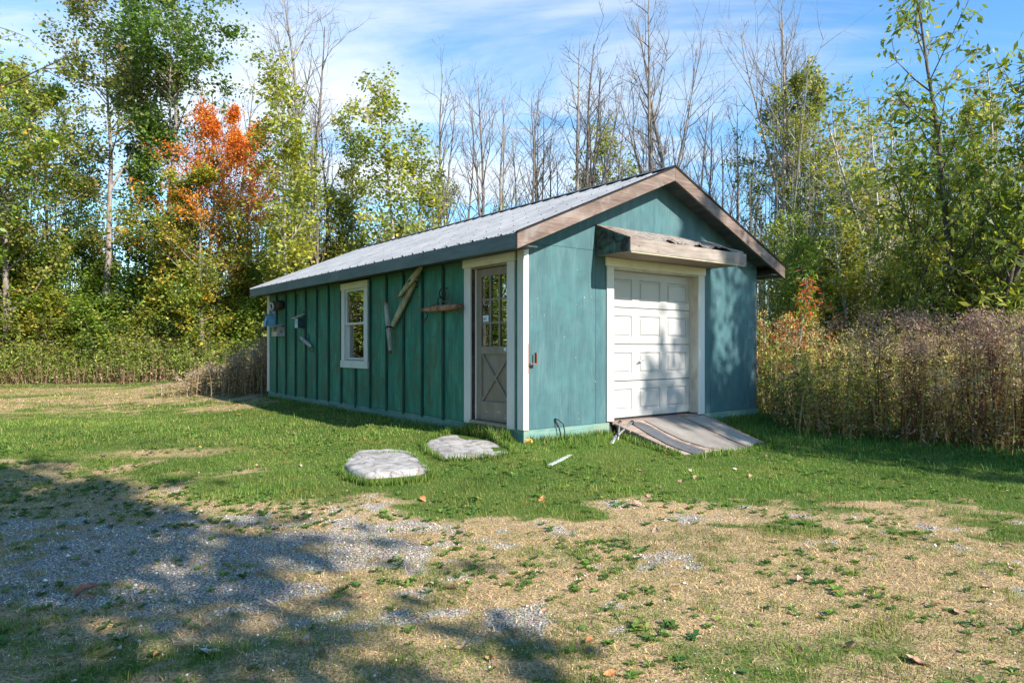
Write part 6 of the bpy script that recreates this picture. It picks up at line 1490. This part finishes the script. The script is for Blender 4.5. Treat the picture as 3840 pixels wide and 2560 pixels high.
# ---- tree whose branches hang into the upper left corner
def overhang():
    rng = np.random.RandomState(8); T = Tubes(); Bn = Tubes(); A = []
    base = np.array([0, 0, 0.0])
    tp, tr_ = grow(rng, (0, 0, -.3), (0.02, 0, 1), 11, .20, .04, 12, .02, .02); T.add(tp, tr_, 8)
    for (z, dz, L) in ((5.6, .32, 4.3), (6.3, .35, 4.6), (7.0, .30, 4.2), (5.0, .25, 3.3), (7.8, .4, 4.0)):
        i = int(z / 11.3 * 11); d = np.array([1, rng.uniform(-.2, .3), dz]); bp, br_ = grow(rng, tp[i], d, L, .045, .008, 9, .10, .02); Bn.add(bp, br_, 5); A.append(bp[4:])
        for q_ in range(13):
            ii = rng.randint(2, 8); d2 = perp(rng, bp[ii + 1] - bp[ii], rad(rng.uniform(25, 60))); sp2, sr = grow(rng, bp[ii], d2, rng.uniform(.5, 1.3), .012, .004, 5, .12, 0); Bn.add(sp2, sr, 4); A.append(sp2[2:])
            for _ in range(2):
                d3 = perp(rng, sp2[3] - sp2[2], rad(45)); s3, r3 = grow(rng, sp2[rng.randint(2, 5)], d3, rng.uniform(.2, .5), .005, .003, 3, .1, -.05); Bn.add(s3, r3, 3); A.append(s3)
    An = np.concatenate(A); n = 2300; c = An[rng.randint(0, len(An), n)] + rng.normal(0, .07, (n, 3)); dn = rng.normal(0, 1, (n, 3)); dn[:, 2] -= .6; dn /= np.linalg.norm(dn, axis=1)[:, None]
    wv = np.cross(dn, rng.normal(0, 1, (n, 3))); wv /= np.linalg.norm(wv, axis=1)[:, None]; L = rng.uniform(.05, .10, (n, 1)); W = L * .28
    V = np.stack([c, c + dn * L * .45 + wv * W, c + dn * L, c + dn * L * .45 - wv * W], 1); C = np.column_stack([rng.uniform(0, 1, n), np.full(n, .3), rng.uniform(0, 1, n)])
    me = np_mesh('crown', V.reshape(-1, 3), np.arange(4 * n).reshape(-1, 4), np.repeat(C, 4, 0)); me.materials.append(LF['goldgreen'])
    X, Y = -13.0, 13.2; e = empty('leafy_tree', (X, Y, gz(X, Y))); tag(e, 'nearest tree on the left, thin leafy branches hanging into the top left corner', 'tree')
    for nm, m_ in (('trunk', T.mesh('trunk', BK['dark'])), ('branches', Bn.mesh('branches', BK['dark'])), ('crown', me)): link(bpy.data.objects.new(nm, m_), e)
overhang()
# ---- trees standing round the lot outside the frame: mirrored in the panes, shading lawn and wall
GO = 'trees round the lot outside the picture'
for i, (X, Y, H, key, leaf, lb) in enumerate([
  (-22, 17, 13, 'broad', 'green', 'green tree left of the lot mirrored in the window'), (-23, 12, 12, 'broad', 'olive', 'olive tree left of the lot mirrored in the window'), (-22, 7.5, 12, 'broad', 'green', 'green tree left of the lot mirrored in the door panes'),
  (-24, 3.5, 12, 'broad', 'goldgreen', 'gold-flecked tree left of the lot mirrored in the door panes'), (-19.5, 14.5, 6, 'bush', 'green', 'green bush left of the lot mirrored in the window'), (-19.5, 10, 6, 'bush', 'goldgreen', 'gold-flecked bush left of the lot'), (-19.5, 5.5, 6, 'bush', 'green', 'green bush left of the lot mirrored in the door'), (-20, 1.5, 6, 'bush', 'olive', 'olive bush left of the lot near the camera'),
  (-23, -1.5, 12, 'broad', 'green', 'green tree far left of the camera'),
  (-18.8, 20.5, 7.5, 'bush', 'green', 'tall green bush left of the lot mirrored in the upper window pane'), (-20.5, 24, 12, 'broad', 'green', 'dense green tree left of the lot mirrored in the upper window pane'), (-17.8, 17.6, 6.5, 'bush', 'goldgreen', 'gold-flecked bush mirrored in the window'), (-21.5, 21, 12, 'broad', 'olive', 'dense olive tree left of the lot mirrored in the window')]):
    plant(key, i, X, Y, H, lb, name='leafy_tree', leaf=leaf, group=GO, wide=1.2)
SHADE = [(3.9, -3.3, 9.6, 'shade', 'olive', 0.72), (6.2, -4.6, 11.5, 'shade', 'green', 0.70), (2.2, -4.9, 10.5, 'broad', 'green', 0.75), (-0.6, -5.6, 10.5, 'broad', 'green', 0.85), (-4.5, -6.0, 11, 'broad', 'olive', 0.9),
  (11.45, 3.3, 11.8, 'poplar', 'green', 0.85), (12.35, 1.05, 12.2, 'shade', 'olive', 0.34)]
sl_ = ['olive tree behind the camera shading the gravel', 'green tree behind the camera, right one, shading the near turf', 'green tree behind the camera, middle one', 'green tree straight behind the camera', 'olive tree behind the camera at the left', 'drooping tree right of the camera shading the garage door', 'drooping tree right of the lot shading the front wall', 'small drooping tree right of the camera shading the right lawn']
for i, (X, Y, H, key, leaf, wd) in enumerate(SHADE): plant(key, i, X, Y, H, sl_[i], name='leafy_tree', leaf=leaf, group=GO, wide=wd)
# ---- the wood beyond, one mass of thin stems and leaves
def far_wood():
    rng = np.random.RandomState(23); S = Soup()
    def stems(n, px0, px1, Y0, Y1, h0, h1, w0=.03, w1=.09):
        Y = rng.uniform(Y0, Y1, n); X = bear(rng.uniform(px0, px1, n), Y); z = np.full(n, -.3); h = rng.uniform(h0, h1, n)
        B = np.stack([X, Y, z], 1); T = B + np.stack([rng.normal(0, .05, n) * h, rng.normal(0, .04, n) * h, h], 1); Md = (B + T) / 2 + rng.normal(0, .12, (n, 3))
        w = rng.uniform(w0, w1, n)
        c = pick(rng, [(0.26, 0.23, 0.20, 3), (0.44, 0.40, 0.35, 2), (0.12, 0.10, 0.08, 2)], n)
        for ax in ((1, 0, 0), (0, 1, 0)):
            W = np.array(ax) * w[:, None] / 2
            S.add(np.stack([B - W, B + W, Md + W * .8, Md - W * .8], 1), c); S.add(np.stack([Md - W * .8, Md + W * .8, T + W * .15, T - W * .15], 1), c)
        m = 9 * n; i = np.repeat(np.arange(n), 9); u = rng.uniform(.25, .98, m)[:, None]; p = B[i] * (1 - u) + T[i] * u; L = rng.uniform(.5, 1.7, m)[:, None] * (1.15 - u)
        a = rng.uniform(0, 6.28, m); d = np.stack([np.cos(a) * .6, np.sin(a) * .6, rng.uniform(.4, 1.1, m)], 1) * L; W = np.array([.011, 0, .004])
        S.add(np.stack([p - W, p + W, p + d + W * .3, p + d - W * .3], 1), c[i])
    def cloud(n, px0, px1, Y0, Y1, z0, z1, pal, s=.16):
        Y = rng.uniform(Y0, Y1, n); px = rng.uniform(px0, px1, n); X = bear(px, Y); top = z0 + (z1 - z0) * (0.45 + .75 * fbm(X * .35, Y * .35, 5, 3))
        z = z0 + (top - z0) * rng.uniform(0, 1, n) ** .85; c = np.stack([X, Y, z], 1)
        k = fbm(X * .9 + z * .7, Y * .4 + z * .9, 15, 3) > .43; c = c[k]; n = len(c)
        a = rng.normal(0, 1, (n, 3)); a /= np.linalg.norm(a, axis=1)[:, None]; b_ = np.cross(a, rng.normal(0, 1, (n, 3))); b_ /= np.linalg.norm(b_, axis=1)[:, None]; L = s * rng.uniform(.5, 1.2, (n, 1))
        S.add(np.stack([c - a * L * .5, c + b_ * L * .28, c + a * L * .5, c - b_ * L * .28], 1), pick(rng, pal, n))
    g = [(0.06, 0.10, 0.022, 3), (0.12, 0.165, 0.035, 3), (0.20, 0.21, 0.05, 2), (0.34, 0.27, 0.07, 1)]
    stems(420, -200, 760, 32, 46, 6, 12); stems(210, 1000, 1780, 36, 52, 4, 9.0, .03, .08); stems(620, 1740, 2480, 22, 44, 5, 12, .02, .07)
    cloud(42000, -300, 1000, 30, 42, -.2, 8.5, g); cloud(9000, 980, 1800, 38, 50, -.2, 5.0, g); cloud(20000, 1740, 2560, 22, 40, -.2, 6.0, g, .12)
    o = S.obj('distant_wood', 'tangle of far stems and leaves behind the first trees', 'woodland', M['veg'])
far_wood()
